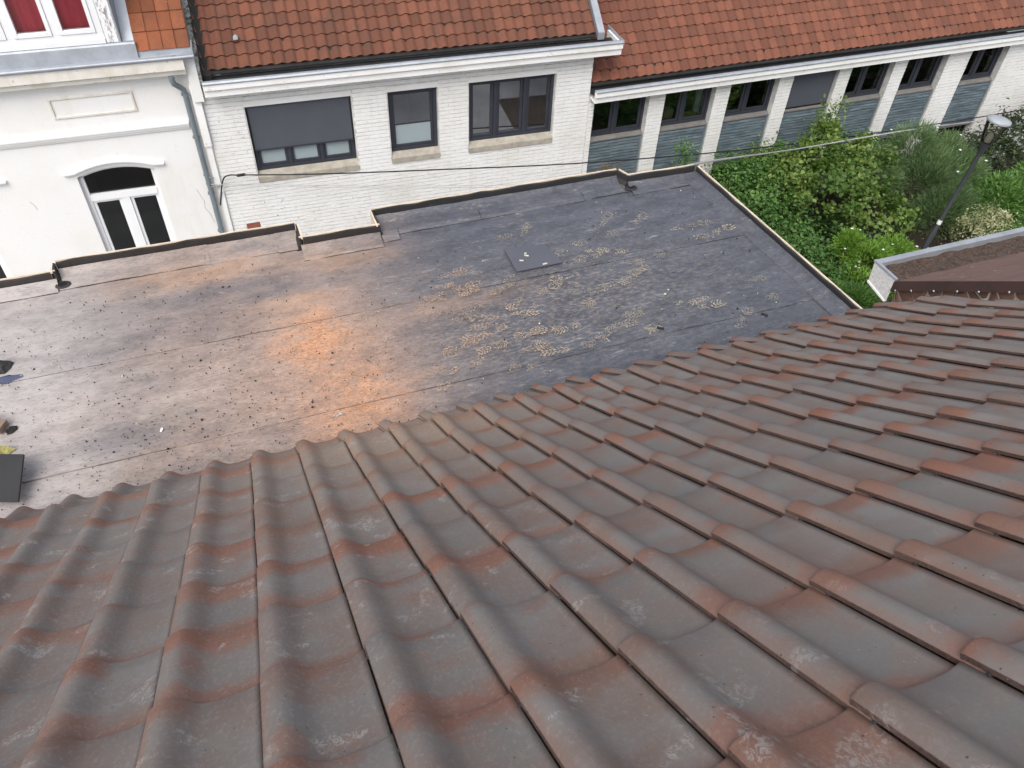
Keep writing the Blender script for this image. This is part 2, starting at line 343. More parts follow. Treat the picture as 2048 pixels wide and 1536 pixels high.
def mat_print():
    k = M('print_dust'); p = k.pos(); r = k.n('ShaderNodeNewGeometry').outputs['Random Per Island']; px, py, _ = k.sep(p)
    tr = k.n('ShaderNodeBsdfTransparent'); mx = k.n('ShaderNodeMixShader')
    att = k.n('ShaderNodeAttribute'); att.attribute_name = 'amount'
    k.col(k.mix(k.ramp(px, 1.1, 2.6), (.50, .345, .235), (.45, .385, .285))); k.rough(.9)
    a = k.math('MULTIPLY', k.math('MULTIPLY', k.ramp(k.noise(55, 5, .75, p), .27, .52), k.math('MULTIPLY_ADD', r, .5, .4)), att.outputs['Fac'], clamp=True)
    k.l(a, mx.inputs[0]); k.l(tr.outputs[0], mx.inputs[1]); k.l(k.b.outputs[0], mx.inputs[2]); k.l(mx.outputs[0], k.out.inputs[0]); return k.m
MAT['print'] = mat_print()

def mat_leaf(name, a, b, c=None, trans=.3, rough=.5):
    k = M(name); at_ = k.n('ShaderNodeAttribute'); at_.attribute_name = 'shade'
    cc = k.mix(at_.outputs['Fac'], a, b)
    if c is not None: cc = k.mix(k.ramp(at_.outputs['Fac'], .75, .95), cc, c)
    k.col(cc); k.rough(rough); k.spec(.35)
    tl = k.n('ShaderNodeBsdfTranslucent'); k.l(k.mix(1.0, cc, (1.5, 1.6, .7), 'MULTIPLY'), tl.inputs[0])
    mx = k.n('ShaderNodeMixShader'); mx.inputs[0].default_value = trans; k.l(k.b.outputs[0], mx.inputs[1]); k.l(tl.outputs[0], mx.inputs[2]); k.l(mx.outputs[0], k.out.inputs[0]); return k.m
MAT['leaf_mid'] = mat_leaf('leaf_mid', (.060, .135, .034), (.115, .225, .056), (.17, .30, .08))
MAT['leaf_deep'] = mat_leaf('leaf_deep', (.038, .088, .026), (.075, .145, .040), (.10, .18, .05))
MAT['leaf_hazel'] = mat_leaf('leaf_hazel', (.072, .135, .028), (.145, .225, .050), (.23, .30, .075))
MAT['leaf_lime'] = mat_leaf('leaf_lime', (.12, .23, .035), (.22, .38, .06), (.30, .44, .10))
MAT['leaf_feather'] = mat_leaf('leaf_feather', (.080, .140, .060), (.150, .230, .10), (.21, .30, .13), .25)
MAT['leaf_grass'] = mat_leaf('leaf_grass', (.075, .165, .045), (.14, .26, .068), (.20, .33, .09))
MAT['leaf_varieg'] = mat_leaf('leaf_variegated', (.16, .19, .09), (.46, .46, .28), (.60, .58, .40))
MAT['leaf_dark'] = mat_leaf('leaf_dark', (.022, .040, .014), (.045, .070, .022), (.06, .09, .03), .15)
MAT['stem'] = simple('plant_stem', (.10, .075, .05), .8, .3, 5, .2)
MAT['petal'] = simple('white_petal', (.80, .79, .74), .6, .05, 3, 0)
MAT['soil'] = simple('soil', (.075, .058, .042), .95, .4, 2, .6, 9)
MAT['pave'] = simple('yard_paving', (.34, .335, .33), .9, .25, 1, .3, 12)

def mat_shingle():
    k = M('weathered_brown_sheet'); p = k.obj(); n = k.noise(3, 6, .7, p); n2 = k.noise(14, 6, .75, k.scale(p, (1, .25, 1)), 1.0)
    c = k.mix(k.ramp(n, .3, .7), (.150, .085, .068), (.205, .118, .095)); c = k.mix(k.math('MULTIPLY', k.ramp(n2, .615, .645), .75), c, (.46, .40, .35))
    k.col(c); k.rough(.75); k.bump(k.math('ADD', n, n2), .3, .01); return k.m
MAT['shingle'] = mat_shingle()
def mat_debris():
    k = M('moss_debris'); p = k.obj(); n = k.noise(26, 6, .8, p, .5); k.col(k.mix(k.ramp(n, .35, .7), (.040, .026, .020), (.16, .105, .08))); k.rough(.95); k.bump(n, 1.0, .03); return k.m
MAT['debris'] = mat_debris()
MAT['rubble'] = simple('brown_rubble_stone', (.150, .080, .058), .8, .45, 9, .5, 22)
MAT['mortar'] = simple('pale_mortar', (.58, .49, .41), .9, .3, 10, .4, 40)
MAT['roughcast'] = simple('white_roughcast', (.72, .71, .69), .8, .3, 30, .9, 70)
MAT['terracotta'] = simple('terracotta', (.20, .06, .035), .7, .3, 6, .2)
MAT['plate'] = simple('black_slate_sheet', (.100, .105, .125), .45, .10, 3, .06, 30)
MAT['plate2'] = simple('black_board', (.028, .027, .028), .5, .2, 4, .08, 60)
MAT['chip'] = simple('pale_chip', (.68, .63, .52), .8, .15, 8, 0)
MAT['foil'] = simple('foil', (.55, .56, .58), .3, .2, 20, .6, 80, .5, .6)
MAT['paper'] = simple('white_paper', (.8, .8, .78), .8, .05, 5, 0)
MAT['gravelbits'] = simple('dark_bitumen_crumb', (.030, .027, .026), .8, .4, 9, 0)
MAT['woodbits'] = simple('wood_splinter', (.52, .40, .27), .8, .3, 9, 0)
MAT['yellow'] = simple('yellow_paper', (.42, .36, .05), .8, .1, 4, 0)
MAT['cardboard'] = simple('cardboard', (.36, .30, .17), .85, .2, 4, 0)

# ------------------------------------------------------------------ ground
g = MB(); g.add([(-60, -60, 0), (70, -60, 0), (70, 70, 0), (-60, 70, 0)], [(0, 1, 2, 3)])
g.build('ground', MAT['pave'], kind='structure')
g = MB(); N = 24
gv = []; gf = []
for j in range(N + 1):
    for i in range(N + 1):
        x_ = 7.0 + 17 * i / N; y_ = 7.2 + 6.45 * j / N
        e = min(i, j, N - i, N - j)
        gv.append((x_, y_, .004 + (0 if e == 0 else .06 + .05 * math.sin(x_ * 2.1) * math.cos(y_ * 1.7))))
for j in range(N):
    for i in range(N): a = j * (N + 1) + i; gf.append((a, a + 1, a + N + 2, a + N + 1))
g.add(gv, gf, True); g.build('garden_bed', MAT['soil'], kind='structure')

# ------------------------------------------------------------------ the house wall under both near roofs
TW, TG = .26, .4332            # tile cover width and gauge
ROWS = {-3: (-.6672, -.5738), -2: (-.3287, -.8465), -1: (.0097, -1.1192), 0: (.3482, -1.3919), 1: (.6866, -1.6645), 2: (1.025, -1.9372), 3: (1.3634, -2.2099), 4: (1.7018, -2.4825),
        5: (2.049, -2.7439), 6: (2.392, -3.0108), 7: (2.7385, -3.2731), 8: (3.0979, -3.5174), 9: (3.405, -3.825)}
X0 = .5677
C0, C1 = -9, 15
roof = thing('tiled_roof', 'grey and rust red pantiled roof slope filling the foreground', 'roof', (X0 - .0607, 3.1158, H - 3.8976))
roof.rotation_euler = (R(.445), R(.903), R(.715))      # the eaves are not quite square to the street
ro = (X0, 3.1, -3.9)
# boarding below the tiles
d = MB(); xa, xb = X0 + TW * C0, X0 + TW * (C1 + .9)
for r in range(-2, 10):
    (y0, z0), (y1, z1) = ROWS[r - 1], ROWS[r]
    if r == 9: y1, z1 = y1 - .06, z1 + .06
    k_ = .095
    d.hexa([(xa, y0, z0 - k_ - .05), (xb, y0, z0 - k_ - .05), (xb, y1, z1 - k_ - .05), (xa, y1, z1 - k_ - .05), (xa, y0, z0 - k_), (xb, y0, z0 - k_), (xb, y1, z1 - k_), (xa, y1, z1 - k_)])
d.build('roof_deck', MAT['timbergrey'], roof, ro)
d = MB(); d.box(xa, xb, 3.28, 3.31, -3.985, -3.86); d.build('eaves_board', MAT['timbergrey'], roof, ro)
# the tile itself
prof = [(-.004, .014), (0.0, .0330), (.03, .0385), (.07, .0445), (.12, .0488), (.17, .0500), (.22, .0470), (.27, .0395), (.32, .0295), (.365, .0205), (.41, .0135), (.46, .0092), (.52, .0070), (.62, .0062), (.74, .0064), (.84, .0080), (.92, .0122), (.982, .0180), (.984, .002)]
tm = MB(); L_ = TG + .06; ys = [0, -.008, -.11, -.22, -.33, -L_]
def pz(z, y): return z + y * .040 - (.003 if y == 0 else 0)
nv = len(prof)
vs = [(u * TW, y, pz(z, y)) for y in ys for u, z in prof[1:]]; n1 = nv - 1
tm.add(vs, [(j * n1 + i, j * n1 + i + 1, (j + 1) * n1 + i + 1, (j + 1) * n1 + i)[::-1] for j in range(len(ys) - 1) for i in range(n1 - 1)], True)
fr = [(u * TW, 0, pz(z, 0)) for u, z in prof[1:]] + [(u * TW, -.003, pz(z, 0) - .012) for u, z in prof[1:]]
tm.add(fr, [(i, i + 1, n1 + i + 1, n1 + i)[::-1] for i in range(n1 - 1)])
q = len(ys)
sd_ = [(0, y, pz(.0330, y)) for y in ys] + [(-.0020, y, pz(.0312, y)) for y in ys] + [(-.0022, y, pz(.0205, y)) for y in ys] + [(.012, y, pz(.0205, y)) for y in ys] + [(.05, y, pz(.034, y)) for y in ys]
tm.add(sd_, [(b_ * q + i, b_ * q + i + 1, (b_ + 1) * q + i + 1, (b_ + 1) * q + i) for b_ in range(4) for i in range(q - 1)])
tile_me = tm.mesh('tile', MAT['tile'], None, lambda p: (p[0] / TW, -p[1] / TG))
clips = MB()
for r in range(-2, 10):
    (y0, z0), (y1, z1) = ROWS[r - 1], ROWS[r]
    a = math.atan2(z0 - z1, y1 - y0)
    if r == 9: a -= R(3)
    for c in range(C0, C1 + 1):
        jx, ja, jz = random.uniform(-.0016, .0016), random.uniform(-.002, .002), random.uniform(-.0008, .001)
        L = Vector((X0 + TW * c + jx, y1 - math.sin(a) * .033, z1 - math.cos(a) * .033 + jz))
        t = inst('tile', tile_me, roof, (L.x - ro[0], L.y - ro[1], L.z - ro[2]), (-a + ja, random.uniform(-.003, .003), random.uniform(-.005, .005)))
        if r < 9:
            f_ = Vector((0, math.cos(a), -math.sin(a))); nn = Vector((0, math.sin(a), math.cos(a))); B = L - f_ * (.065 + random.uniform(-.006, .006)) + nn * .018
            pts = []
            for (dx, dy, dz) in ((-.009, -.003, -.006), (.004, -.003, -.006), (.004, .003, -.006), (-.006, .003, -.006), (-.008, -.003, .001), (.004, -.003, .001), (.004, .003, .001), (-.005, .003, .001)):
                pts.append(B + Vector((dx, 0, 0)) + f_ * dy + nn * dz)
            clips.hexa(pts)
clips.build('tile_clips', MAT['darksteel'], roof, ro, kind='stuff')

# ------------------------------------------------------------------ flat roof
ZF = -4.0
fo = (1.2, 4.6, ZF)
flat = thing('flat_roof', 'flat black bitumen roof dusted with orange sawdust below the tiled slope', 'roof', (fo[0], fo[1], H + ZF))
def rightx(y): return 4.15 + (5.64 - y) * .07
b = MB(); b.hexa([(-4.2, 2.9, -4.25), (rightx(2.9) + .03, 2.9, -4.25), (4.16, 5.62, -4.25), (-4.2, 5.62, -4.25), (-4.2, 2.9, -4.03), (rightx(2.9) + .03, 2.9, -4.03), (4.16, 5.62, -4.03), (-4.2, 5.62, -4.03)])
b.build('roof_slab', MAT['timbergrey'], flat, fo)
REAR = [(-4.2, 5.78), (-1.46, 5.78), (-1.46, 5.905), (.38, 5.885), (.38, 5.665), (1.05, 5.655), (1.05, 5.90), (3.37, 5.885), (3.42, 5.76), (4.12, 5.735)]
def reary(x):
    for (a, b2) in zip(REAR, REAR[1:]):
        if a[0] <= x <= b2[0] and b2[0] > a[0]: return a[1] + (b2[1] - a[1]) * (x - a[0]) / (b2[0] - a[0])
    return 5.74
def sheet(y0, y1, z, name='membrane_sheet', xa=-4.2, xb=None, n=40, seed=0, rear=False):
    """one roll of membrane, lying a little uneven, 4 mm thick"""
    mb = MB(); rs = random.Random(seed); ny = 6; vs = []; ph = [rs.uniform(0, 6) for _ in range(4)]
    for j in range(ny + 1):
        for i in range(n + 1):
            yy0, yy1 = y0, y1
            t = j / ny; x = xa + ((xb if xb is not None else rightx(y0 + (y1 - y0) * t)) - xa) * i / n
            if rear: yy1 = min(reary(max(-4.19, min(4.1, x + q_))) for q_ in (-.12, 0, .12)) - .012
            y = yy0 + (yy1 - yy0) * t
            if j == 0: y += .004 * math.sin(x * 3.1 + ph[0]) + .002 * math.sin(x * 11 + ph[1])
            vs.append((x, y, z + .0025 * math.sin(x * 2.3 + ph[2]) * math.sin(y * 4 + ph[3]) * (0 if j in (0,) else 1)))
    mb.add(vs, [(j * (n + 1) + i, j * (n + 1) + i + 1, (j + 1) * (n + 1) + i + 1, (j + 1) * (n + 1) + i) for j in range(ny) for i in range(n)], True)
    e = [vs[i] for i in range(n + 1)] + [(vs[i][0], vs[i][1] - .001, z - .009) for i in range(n + 1)]
    mb.add(e, [(i, n + 1 + i, n + 2 + i, i + 1) for i in range(n)])
    return mb.build(name, MAT['membrane'], flat, fo)
sheet(2.9, 3.84, ZF - .010, seed=1); sheet(3.80, 4.78, ZF - .005, seed=2); sheet(4.74, 5.66, ZF, seed=3, rear=True, n=90)
# flashing strips along the rear edge: lie on the field, run up the fillet and the upstand
XS = [-4.2, -2.2, -1.46, -1.20, -.38, .24, .38, .82, 1.05, 1.12, 1.9, 2.95, 3.37, 3.42, 4.12]
def strip(x0, x1, y0f, zoff, name='flashing_strip'):
    mb = MB(); n = 14; rows = []
    for i in range(n + 1):
        x = x0 + (x1 - x0) * i / n; yr = reary(min(max(x, x0 + 1e-3), x1 - 1e-3)); wob = .004 * math.sin(x * 9 + x0) + .003 * math.sin(x * 23)
        y0 = y0f if y0f is not None else yr - .2
        rows.append([(x, y0 + wob, ZF - .006 + zoff), (x, y0 + wob, ZF + .004 + zoff), (x, (y0 + yr - .07) / 2, ZF + .005 + zoff + .0015 * math.sin(x * 17)), (x, yr - .075 + wob, ZF + .009 + zoff), (x, yr - .035, ZF + .022 + zoff + wob * .6), (x, yr - .012 + wob * .5, ZF + .05 + zoff)])
    m_ = len(rows[0]); vs = [p for r_ in rows for p in r_]
    mb.add(vs, [(i * m_ + k, (i + 1) * m_ + k, (i + 1) * m_ + k + 1, i * m_ + k + 1) for i in range(n) for k in range(m_ - 1)], True)
    for (rr_, fl) in ((rows[0], 1), (rows[-1], 0)):
        low = [(p[0], p[1], p[2] - .006) for p in rr_[1:]]
        mb.add(list(rr_[1:]) + low, [((k, k + 1, m_ - 1 + k + 1, m_ - 1 + k) if not fl else (k, m_ - 1 + k, m_ - 1 + k + 1, k + 1)) for k in range(m_ - 2)])
    return mb.build(name, MAT['membrane'], flat, fo)
for (x0, x1, y0, zo) in ((-4.2, -1.465, 5.66, .004), (-1.455, -.34, 5.685, .008), (-.40, .26, 5.68, .004), (.20, .375, 5.665, .008), (.385, 1.045, 5.50, .004), (1.055, 1.20, 5.56, .008), (1.14, 3.02, 5.64, .004), (2.95, 3.365, 5.66, .008), (3.425, 4.13, 5.60, .004)):
    strip(x0, x1, y0, zo)
def bead(pts, r_=.0032, parent=flat):
    mb = MB(); P_ = []
    for a, b2 in zip(pts, pts[1:]):
        a, b2 = Vector(a), Vector(b2); n = max(1, int((b2 - a).length / .10))
        for i in range(n): q = a + (b2 - a) * (i / n); P_.append(q + Vector((0, random.uniform(-.0025, .0025), 0)))
    P_.append(Vector(pts[-1])); mb.tube(P_, [r_ * random.uniform(.5, 1.25) for _ in P_], 5); return mb.build('seam_bead', MAT['upstand'], flat, fo)
for (x0, x1, y0, zo) in ((-4.2, -1.47, 5.66, .001), (-1.47, -.38, 5.685, .003), (-.38, .20, 5.68, .001), (.20, .38, 5.665, .003), (.38, 1.05, 5.50, .001), (1.05, 1.20, 5.56, .003), (1.20, 2.95, 5.64, .001), (2.95, 3.40, 5.66, .003), (3.40, 4.10, 5.60, .001)):
    bead([(x0, y0 - .002, ZF + zo), (x1, y0 - .002, ZF + zo)])
for x, ya in ((-.38, 5.68), (.20, 5.665), (1.20, 5.56), (2.95, 5.64), (-1.0, 5.685), (1.95, 5.64)): bead([(x, ya, ZF + .009), (x + .01, ya + .13, ZF + .014)], .0026)
bead([(-4.2, 4.738, ZF - .003), (4.16, 4.738, ZF - .003)], .0012); bead([(-4.2, 3.798, ZF - .008), (4.22, 3.798, ZF - .008)], .0011)
# upstands: black membrane face with a fresh timber lath on top
def upstand(p, q, name='upstand', h=.10, top=True, thick=.028, zo=0):
    p, q = Vector(p), Vector(q); t = (q - p).normalized(); n_ = Vector((-t.y, t.x)); L = (q - p).length; n = max(2, int(L / .12)); mb = MB(); rows = []
    for i in range(n + 1):
        x = p + (q - p) * (i / n); wv = .004 * math.sin(i * 1.9 + p.x * 5) + random.uniform(-.003, .003)
        a = x + n_ * (.0 + wv * .6); b3 = x + n_ * thick
        rows.append([(a.x - n_.x * .02, a.y - n_.y * .02, ZF + .012), (a.x, a.y, ZF + .045), (a.x, a.y, ZF + h + wv + zo), (a.x + n_.x * .014, a.y + n_.y * .014, ZF + h + .004 + wv + zo), (b3.x, b3.y, ZF + h - .004 + zo), (b3.x, b3.y, ZF - .22)])
    m_ = 6; vs = [r for rw in rows for r in rw]
    mb.add(vs, [(i * m_ + k, (i + 1) * m_ + k, (i + 1) * m_ + k + 1, i * m_ + k + 1) for i in range(n) for k in range(m_ - 1)])
    mb.add(rows[0], [(0, 1, 2, 3, 4, 5)]); mb.add(rows[-1], [(5, 4, 3, 2, 1, 0)])
    u = mb.build(name, MAT['upstand'], flat, fo)
    if top:
        w0, w1 = .016, thick + .001; m2 = MB(); rws = []
        for i in range(n + 1):
            x = p + (q - p) * (i / n); e_ = random.uniform(-.003, .004); a = x + n_ * (w0 + e_); b3 = x + n_ * w1; z1 = ZF + h + .010 + zo + random.uniform(-.0015, .0015)
            rws.append([(a.x, a.y, ZF + h - .03), (a.x, a.y, z1), (b3.x, b3.y, z1), (b3.x, b3.y, ZF - .15)])
        vs = [r for rw in rws for r in rw]
        m2.add(vs, [(i * 4 + k, (i + 1) * 4 + k, (i + 1) * 4 + (k + 1) % 4, i * 4 + (k + 1) % 4) for i in range(n) for k in range(4)])
        m2.add(rws[0], [(0, 1, 2, 3)]); m2.add(rws[-1], [(3, 2, 1, 0)])
        m2.build('edge_lath', MAT['timber'], flat, fo)
    return u
for i, (p, q) in enumerate(zip(REAR, REAR[1:])):
    upstand(p, q, zo=.0015 * (i % 3))
upstand((4.135, 5.74), (rightx(2.95) + .0, 2.95), thick=.03, zo=.004, h=.085)
# right-hand cant strip
mb = MB(); rows = []
for i in range(15):
    y = 5.72 - (5.72 - 2.95) * i / 14; x = rightx(y) - .01; wv = .004 * math.sin(i * 1.7)
    rows.append([(x - .13 + wv, y, ZF - .008), (x - .13 + wv, y, ZF + .006), (x - .05, y, ZF + .010), (x - .015, y, ZF + .03), (x - .003, y, ZF + .06)])
mb.add([p for r in rows for p in r], [(i * 5 + k, i * 5 + k + 1, (i + 1) * 5 + k + 1, (i + 1) * 5 + k) for i in range(14) for k in range(4)], True)
mb.build('flashing_strip', MAT['membrane'], flat, fo)
# drain holes: dark outlet rims let into the sheet
for (x, y) in ((-1.43, 5.73), (3.44, 5.70)):
    mb = MB(); n = 20
    ring = lambda r_, z, sx=1.2: [(x + sx * r_ * math.cos(2 * math.pi * k / n), y + r_ * math.sin(2 * math.pi * k / n), z) for k in range(n)]
    v = ring(.050, ZF + .016) + ring(.038, ZF + .0255) + ring(.031, ZF + .0235)
    mb.add(v, [(j * n + k, j * n + (k + 1) % n, (j + 1) * n + (k + 1) % n, (j + 1) * n + k) for j in range(2) for k in range(n)], True)
    dr = mb.build('drain_rim', MAT['upstand'], flat, fo)
    m2 = MB(); m2.add(ring(.032, ZF + .0222), [tuple(range(n))]); dd = m2.build('drain_hole', MAT['cable'], dr, fo)
# walls of the extension carrying the flat roof
bw = MB(); bw.box(-4.15, 4.05, 2.6, 5.60, 0, H - 4.255)
tag(bw.build('extension_wall', MAT['stucco']), 'rendered wall of the extension standing under the flat roof', 'wall')
bw = MB(); bw.box(-2.2, X0 + TW * C1 - .25, -1.2, 2.55, 0, H - 4.35); tag(bw.build('house_wall', MAT['stucco']), 'rendered house wall standing under the tiled slope', 'wall')

# boot prints of dust (flat patches of tread, left on the membrane)
PR = [(635,685,.2,.8),(750,680,.1,.5),(965,715,.2,.6),(1335,705,.1,.9),(575,765,.2,.9),(720,765,.1,.8),(620,805,0,.9),(755,795,.1,.9),(965,768,.1,.6),(1250,775,.3,.8),(1440,790,.1,.5),(540,840,-.6,.9),(960,900,-.2,1),(1090,930,-.15,1),(785,890,0,.5),(930,895,.6,.4),(1040,860,.2,.6),(850,960,-.2,.8),(990,995,.5,.9),(575,930,-.2,.5),(740,940,.2,.5),(850,1010,-.1,.7),(1240,1030,.15,1),(1370,1020,.1,.9),(1115,1060,.1,1),(810,1080,-.1,.9),(1610,1085,-.3,.9),(670,1140,.15,.9),(740,1130,.2,.8),(880,1140,.5,1),(990,1110,.3,.9),(1155,1140,0,1),(1285,1165,-.1,.9),(850,1205,.4,1),(690,1190,-.2,.7),(600,1300,.1,1),(510,1300,.1,.7),(545,1412,.15,.9),(980,1275,.05,.6),(1090,1278,0,.5),(1405,500,.1,.8),(1540,540,-.1,1),(1680,545,-.2,.9),(1500,580,.1,.6),(1770,610,.1,.6),(1840,650,.2,.8),(1760,710,.6,.8),(1610,760,.2,.6),(1550,850,.1,.7),(1470,890,.4,.6),(1710,1000,.1,.7),(1600,1050,.1,.7),(1760,930,0,.7),(1600,345,.9,.6),(1815,345,.8,.6),(1100,410,.9,.5),(1020,440,.2,.5),(1700,420,.1,.4),(1410,590,.1,.4),(1330,560,.2,.5),(450,700,.2,.3),(1180,870,.5,.5),(1860,1040,.2,.6),(1540,1100,.1,.4),(330,800,.2,.3),(430,890,.3,.4)]
PRW = [(700 + x / 3.135, 330 + y / 3.135, a, s_) for x, y, a, s_ in PR] + [(1445, 459, .1, .9), (1358, 456, .0, .8), (1395, 449, .1, .6), (1418, 470, .1, .6), (1330, 505, .0, .5), (1280, 540, .1, .6), (1345, 610, .1, .8), (1400, 600, .1, .9), (1420, 611, .1, .9), (1490, 630, .4, .6), (1493, 647, .3, .5), (1300, 661, .1, .8), (1275, 630, .2, .7), (1560, 590, 0, .4), (1510, 560, .1, .4)]
mb = MB(); amt = []
for (px, py, a, s_) in PRW:
    P = at(px, py, ZF + .004); th = a + random.uniform(-.25, .25) + (math.pi if random.random() < .5 else 0); ca, sa = math.cos(th), math.sin(th)
    Ls = random.uniform(.19, .26); Ws = Ls * .36; part = random.random(); t0, t1 = (0, 1) if part < .55 else ((.45, 1) if part < .85 else (0, .45))
    nr = random.choice((8, 9, 11))
    for i in range(nr):
        t = (i + .5) / nr
        if not t0 <= t <= t1 or (.34 < t < .43): continue
        wd = Ws * (.82 + .25 * math.sin(math.pi * t) if t > .4 else .72) * math.sqrt(max(.15, 1 - (2 * t - 1) ** 4))
        for sgn in (-1, 1):
            for seg in range(2):
                if random.random() < .12: continue
                c0, c1 = sgn * wd * (.05 + .45 * seg) * .5, sgn * wd * (.44 + .5 * seg) * .5
                y0 = (t - .5) * Ls; lug = Ls / nr * .60; sk = .012 * (1 + seg)
                qd = [(y0 + sk * abs(c0) * 30, c0), (y0 + sk * abs(c1) * 30, c1), (y0 + lug + sk * abs(c1) * 30, c1), (y0 + lug + sk * abs(c0) * 30, c0)]
                qd = [(u_ + random.uniform(-.005, .005), v_ + random.uniform(-.005, .005)) for u_, v_ in qd]
                pts = [(P.x + u_ * ca - v_ * sa, P.y + u_ * sa + v_ * ca, ZF + .0075) for u_, v_ in qd]
                mb.add(pts, [(0, 1, 2, 3) if sgn > 0 else (3, 2, 1, 0)]); amt += [s_] * 4
bp = mb.build('boot_prints', MAT['print'], flat, fo, kind='stuff')
at_ = bp.data.attributes.new('amount', 'FLOAT', 'POINT'); at_.data.foreach_set('value', amt)

# crumbs and splinters
def crumbs(name, mat, n, sampler, s0, s1, flatn=.4, zo=.008):
    mb = MB()
    for _ in range(n):
        x, y = sampler(); s = random.uniform(s0, s1) * (1 if random.random() < .9 else 1.8); a = random.uniform(0, 6.28); e = random.uniform(.35, 1.0)
        ca, sa = math.cos(a), math.sin(a); hh = s * flatn * random.uniform(.5, 1)
        pt = [(-s, -s * e), (s, -s * e * .8), (s * .9, s * e), (-s * .8, s * e * .9)]
        w_ = [(x + u * ca - v * sa, y + u * sa + v * ca) for u, v in pt]
        mb.hexa([(u, v, ZF + zo - .006) for u, v in w_] + [(x + (u - x) * .8, y + (v - y) * .8, ZF + zo + hh) for u, v in w_])
    return mb.build(name, mat, flat, fo, kind='stuff')
def s_left():
    while True:
        x = random.gauss(-.9, 1.0); y = random.uniform(3.2, 5.6)
        if -3 < x < 2 and random.random() < 1.2 - (y - 3.2) * .36: return x, y
def s_any(): return random.uniform(-1.9, 4.0), random.uniform(3.5, 5.6)
def s_saw(): return random.gauss(.42, .32), random.gauss(4.35, .45)
crumbs('bitumen_crumbs', MAT['gravelbits'], 760, s_left, .0016, .0042)
crumbs('bitumen_crumbs', MAT['gravelbits'], 200, s_any, .0016, .0045)
crumbs('sawdust_grains', MAT['woodbits'], 600, s_saw, .0015, .003, .5)
crumbs('splinters', MAT['chip'], 80, s_any, .0018, .0042)

# black sheet lying on the membrane, with chips on it
pc = [at(1008, 497, ZF + .02), at(1033, 543, ZF + .02), at(1126, 524, ZF + .02), at(1088, 488, ZF + .02)]
cx, cy = sum(p.x for p in pc) / 4, sum(p.y for p in pc) / 4
pl = thing('black_sheet', 'flat black slate sheet with pale chips on it lying on the bitumen roof', 'sheet', (cx, cy, H + ZF + .01))
mb = MB(); mb.hexa([(p.x - cx, p.y - cy, .0) for p in (pc[0], pc[1], pc[2], pc[3])] + [(p.x - cx, p.y - cy, .012) for p in pc]); mb.build('slab', MAT['plate'], pl, bevel=.0015)
chl = ['pale chip at the centre back of the flat black sheet', 'longer pale chip lying behind the front chip on the black sheet', 'pale chip nearest the left corner of the flat black sheet', 'pale chip on the front edge of the black sheet']
for (px, py, dx, a), lb in zip(((1051, 506, .018, -.5), (1053, 510.5, .038, -.6), (1043, 520.5, .034, -.35), (1090, 527, .040, .05)), chl):
    P = at(px, py, ZF + .028); mb = MB(); mb.box(-dx / 2, dx / 2, -.0055, .0055, 0, .007)
    o = mb.build('wood_chip', MAT['chip'], bevel=.001); o.location = (P.x, P.y, H + ZF + .0222); o.rotation_euler = (0, 0, a); tag(o, lb, 'chip', 'pale chips on the black sheet')
# left-hand odds and ends
def board(name, lab, cat, c, size, rot, mat, group=None):
    mb = MB(); a, b2, c2 = [s / 2 for s in size]; mb.box(-a, a, -b2, b2, -c2, c2); o = mb.build(name, mat, bevel=.003); o.location = (c[0], c[1], H + c[2]); o.rotation_euler = rot; tag(o, lab, cat, group); return o
P1, P2, P3 = at(47, 908, -3.80), at(35, 1003, -3.9), at(0, 883, -3.80)
def quadboard(name, lab, cat, pts, th, mat):
    pts = [Vector(p) for p in pts]; n_ = (pts[1] - pts[0]).cross(pts[3] - pts[0]).normalized(); mb = MB()
    if n_.z < 0: n_ = -n_
    c = sum(pts, Vector()) / 4
    mb.hexa([p - c - n_ * th for p in pts] + [p - c for p in pts]); o = mb.build(name, mat, bevel=.002); o.location = (c.x, c.y, c.z + H); tag(o, lab, cat); return o
A_ = at(47, 908, -3.84); B_ = at(36, 1003, -3.93); D_ = A_ + Vector((-.42, .16, -.02)); C_ = B_ + Vector((-.42, .16, -.02))
quadboard('black_board', 'dark board propped at a tilt above the eaves tiles at the left edge', 'board', [A_, B_, C_, D_], .016, MAT['plate2'])
P = at(-12, 850, ZF + .04); board('timber_offcut', 'short grey brown timber offcut lying beside a torn bitumen scrap', 'timber', (P.x, P.y, ZF + .034), (.13, .09, .045), (0, 0, -.5), MAT['timbergrey'])
def scrap(name, lab, cat, c, rx, ry, hgt, mat, seed, rz=0):
    rs = random.Random(seed); mb = MB(); n = 14; k3 = 4; rows = []
    for j in range(k3 + 1):
        t = j / k3
        rows.append([((rx * (1 - t * .95)) * (1 + .3 * math.sin(i * 2.1 + seed) + rs.uniform(-.15, .15)) * math.cos(2 * math.pi * i / n), (ry * (1 - t * .95)) * (1 + .25 * math.cos(i * 3.3 + seed) + rs.uniform(-.15, .15)) * math.sin(2 * math.pi * i / n), hgt * (t ** .7) * (1 + rs.uniform(-.3, .3))) for i in range(n)])
    mb.add([p for r in rows for p in r], [(j * n + i, j * n + (i + 1) % n, (j + 1) * n + (i + 1) % n, (j + 1) * n + i) for j in range(k3) for i in range(n)]); mb.add(rows[-1], [tuple(range(n))])
    o = mb.build(name, mat); o.location = (c[0], c[1], H + c[2]); o.rotation_euler = (0, 0, rz); return tag(o, lab, cat)
P = at(23, 858, ZF + .01); scrap('bitumen_scrap', 'torn dark bitumen scrap against the timber offcut', 'scrap', (P.x, P.y, ZF), .042, .024, .028, MAT['gravelbits'], 3, .7)
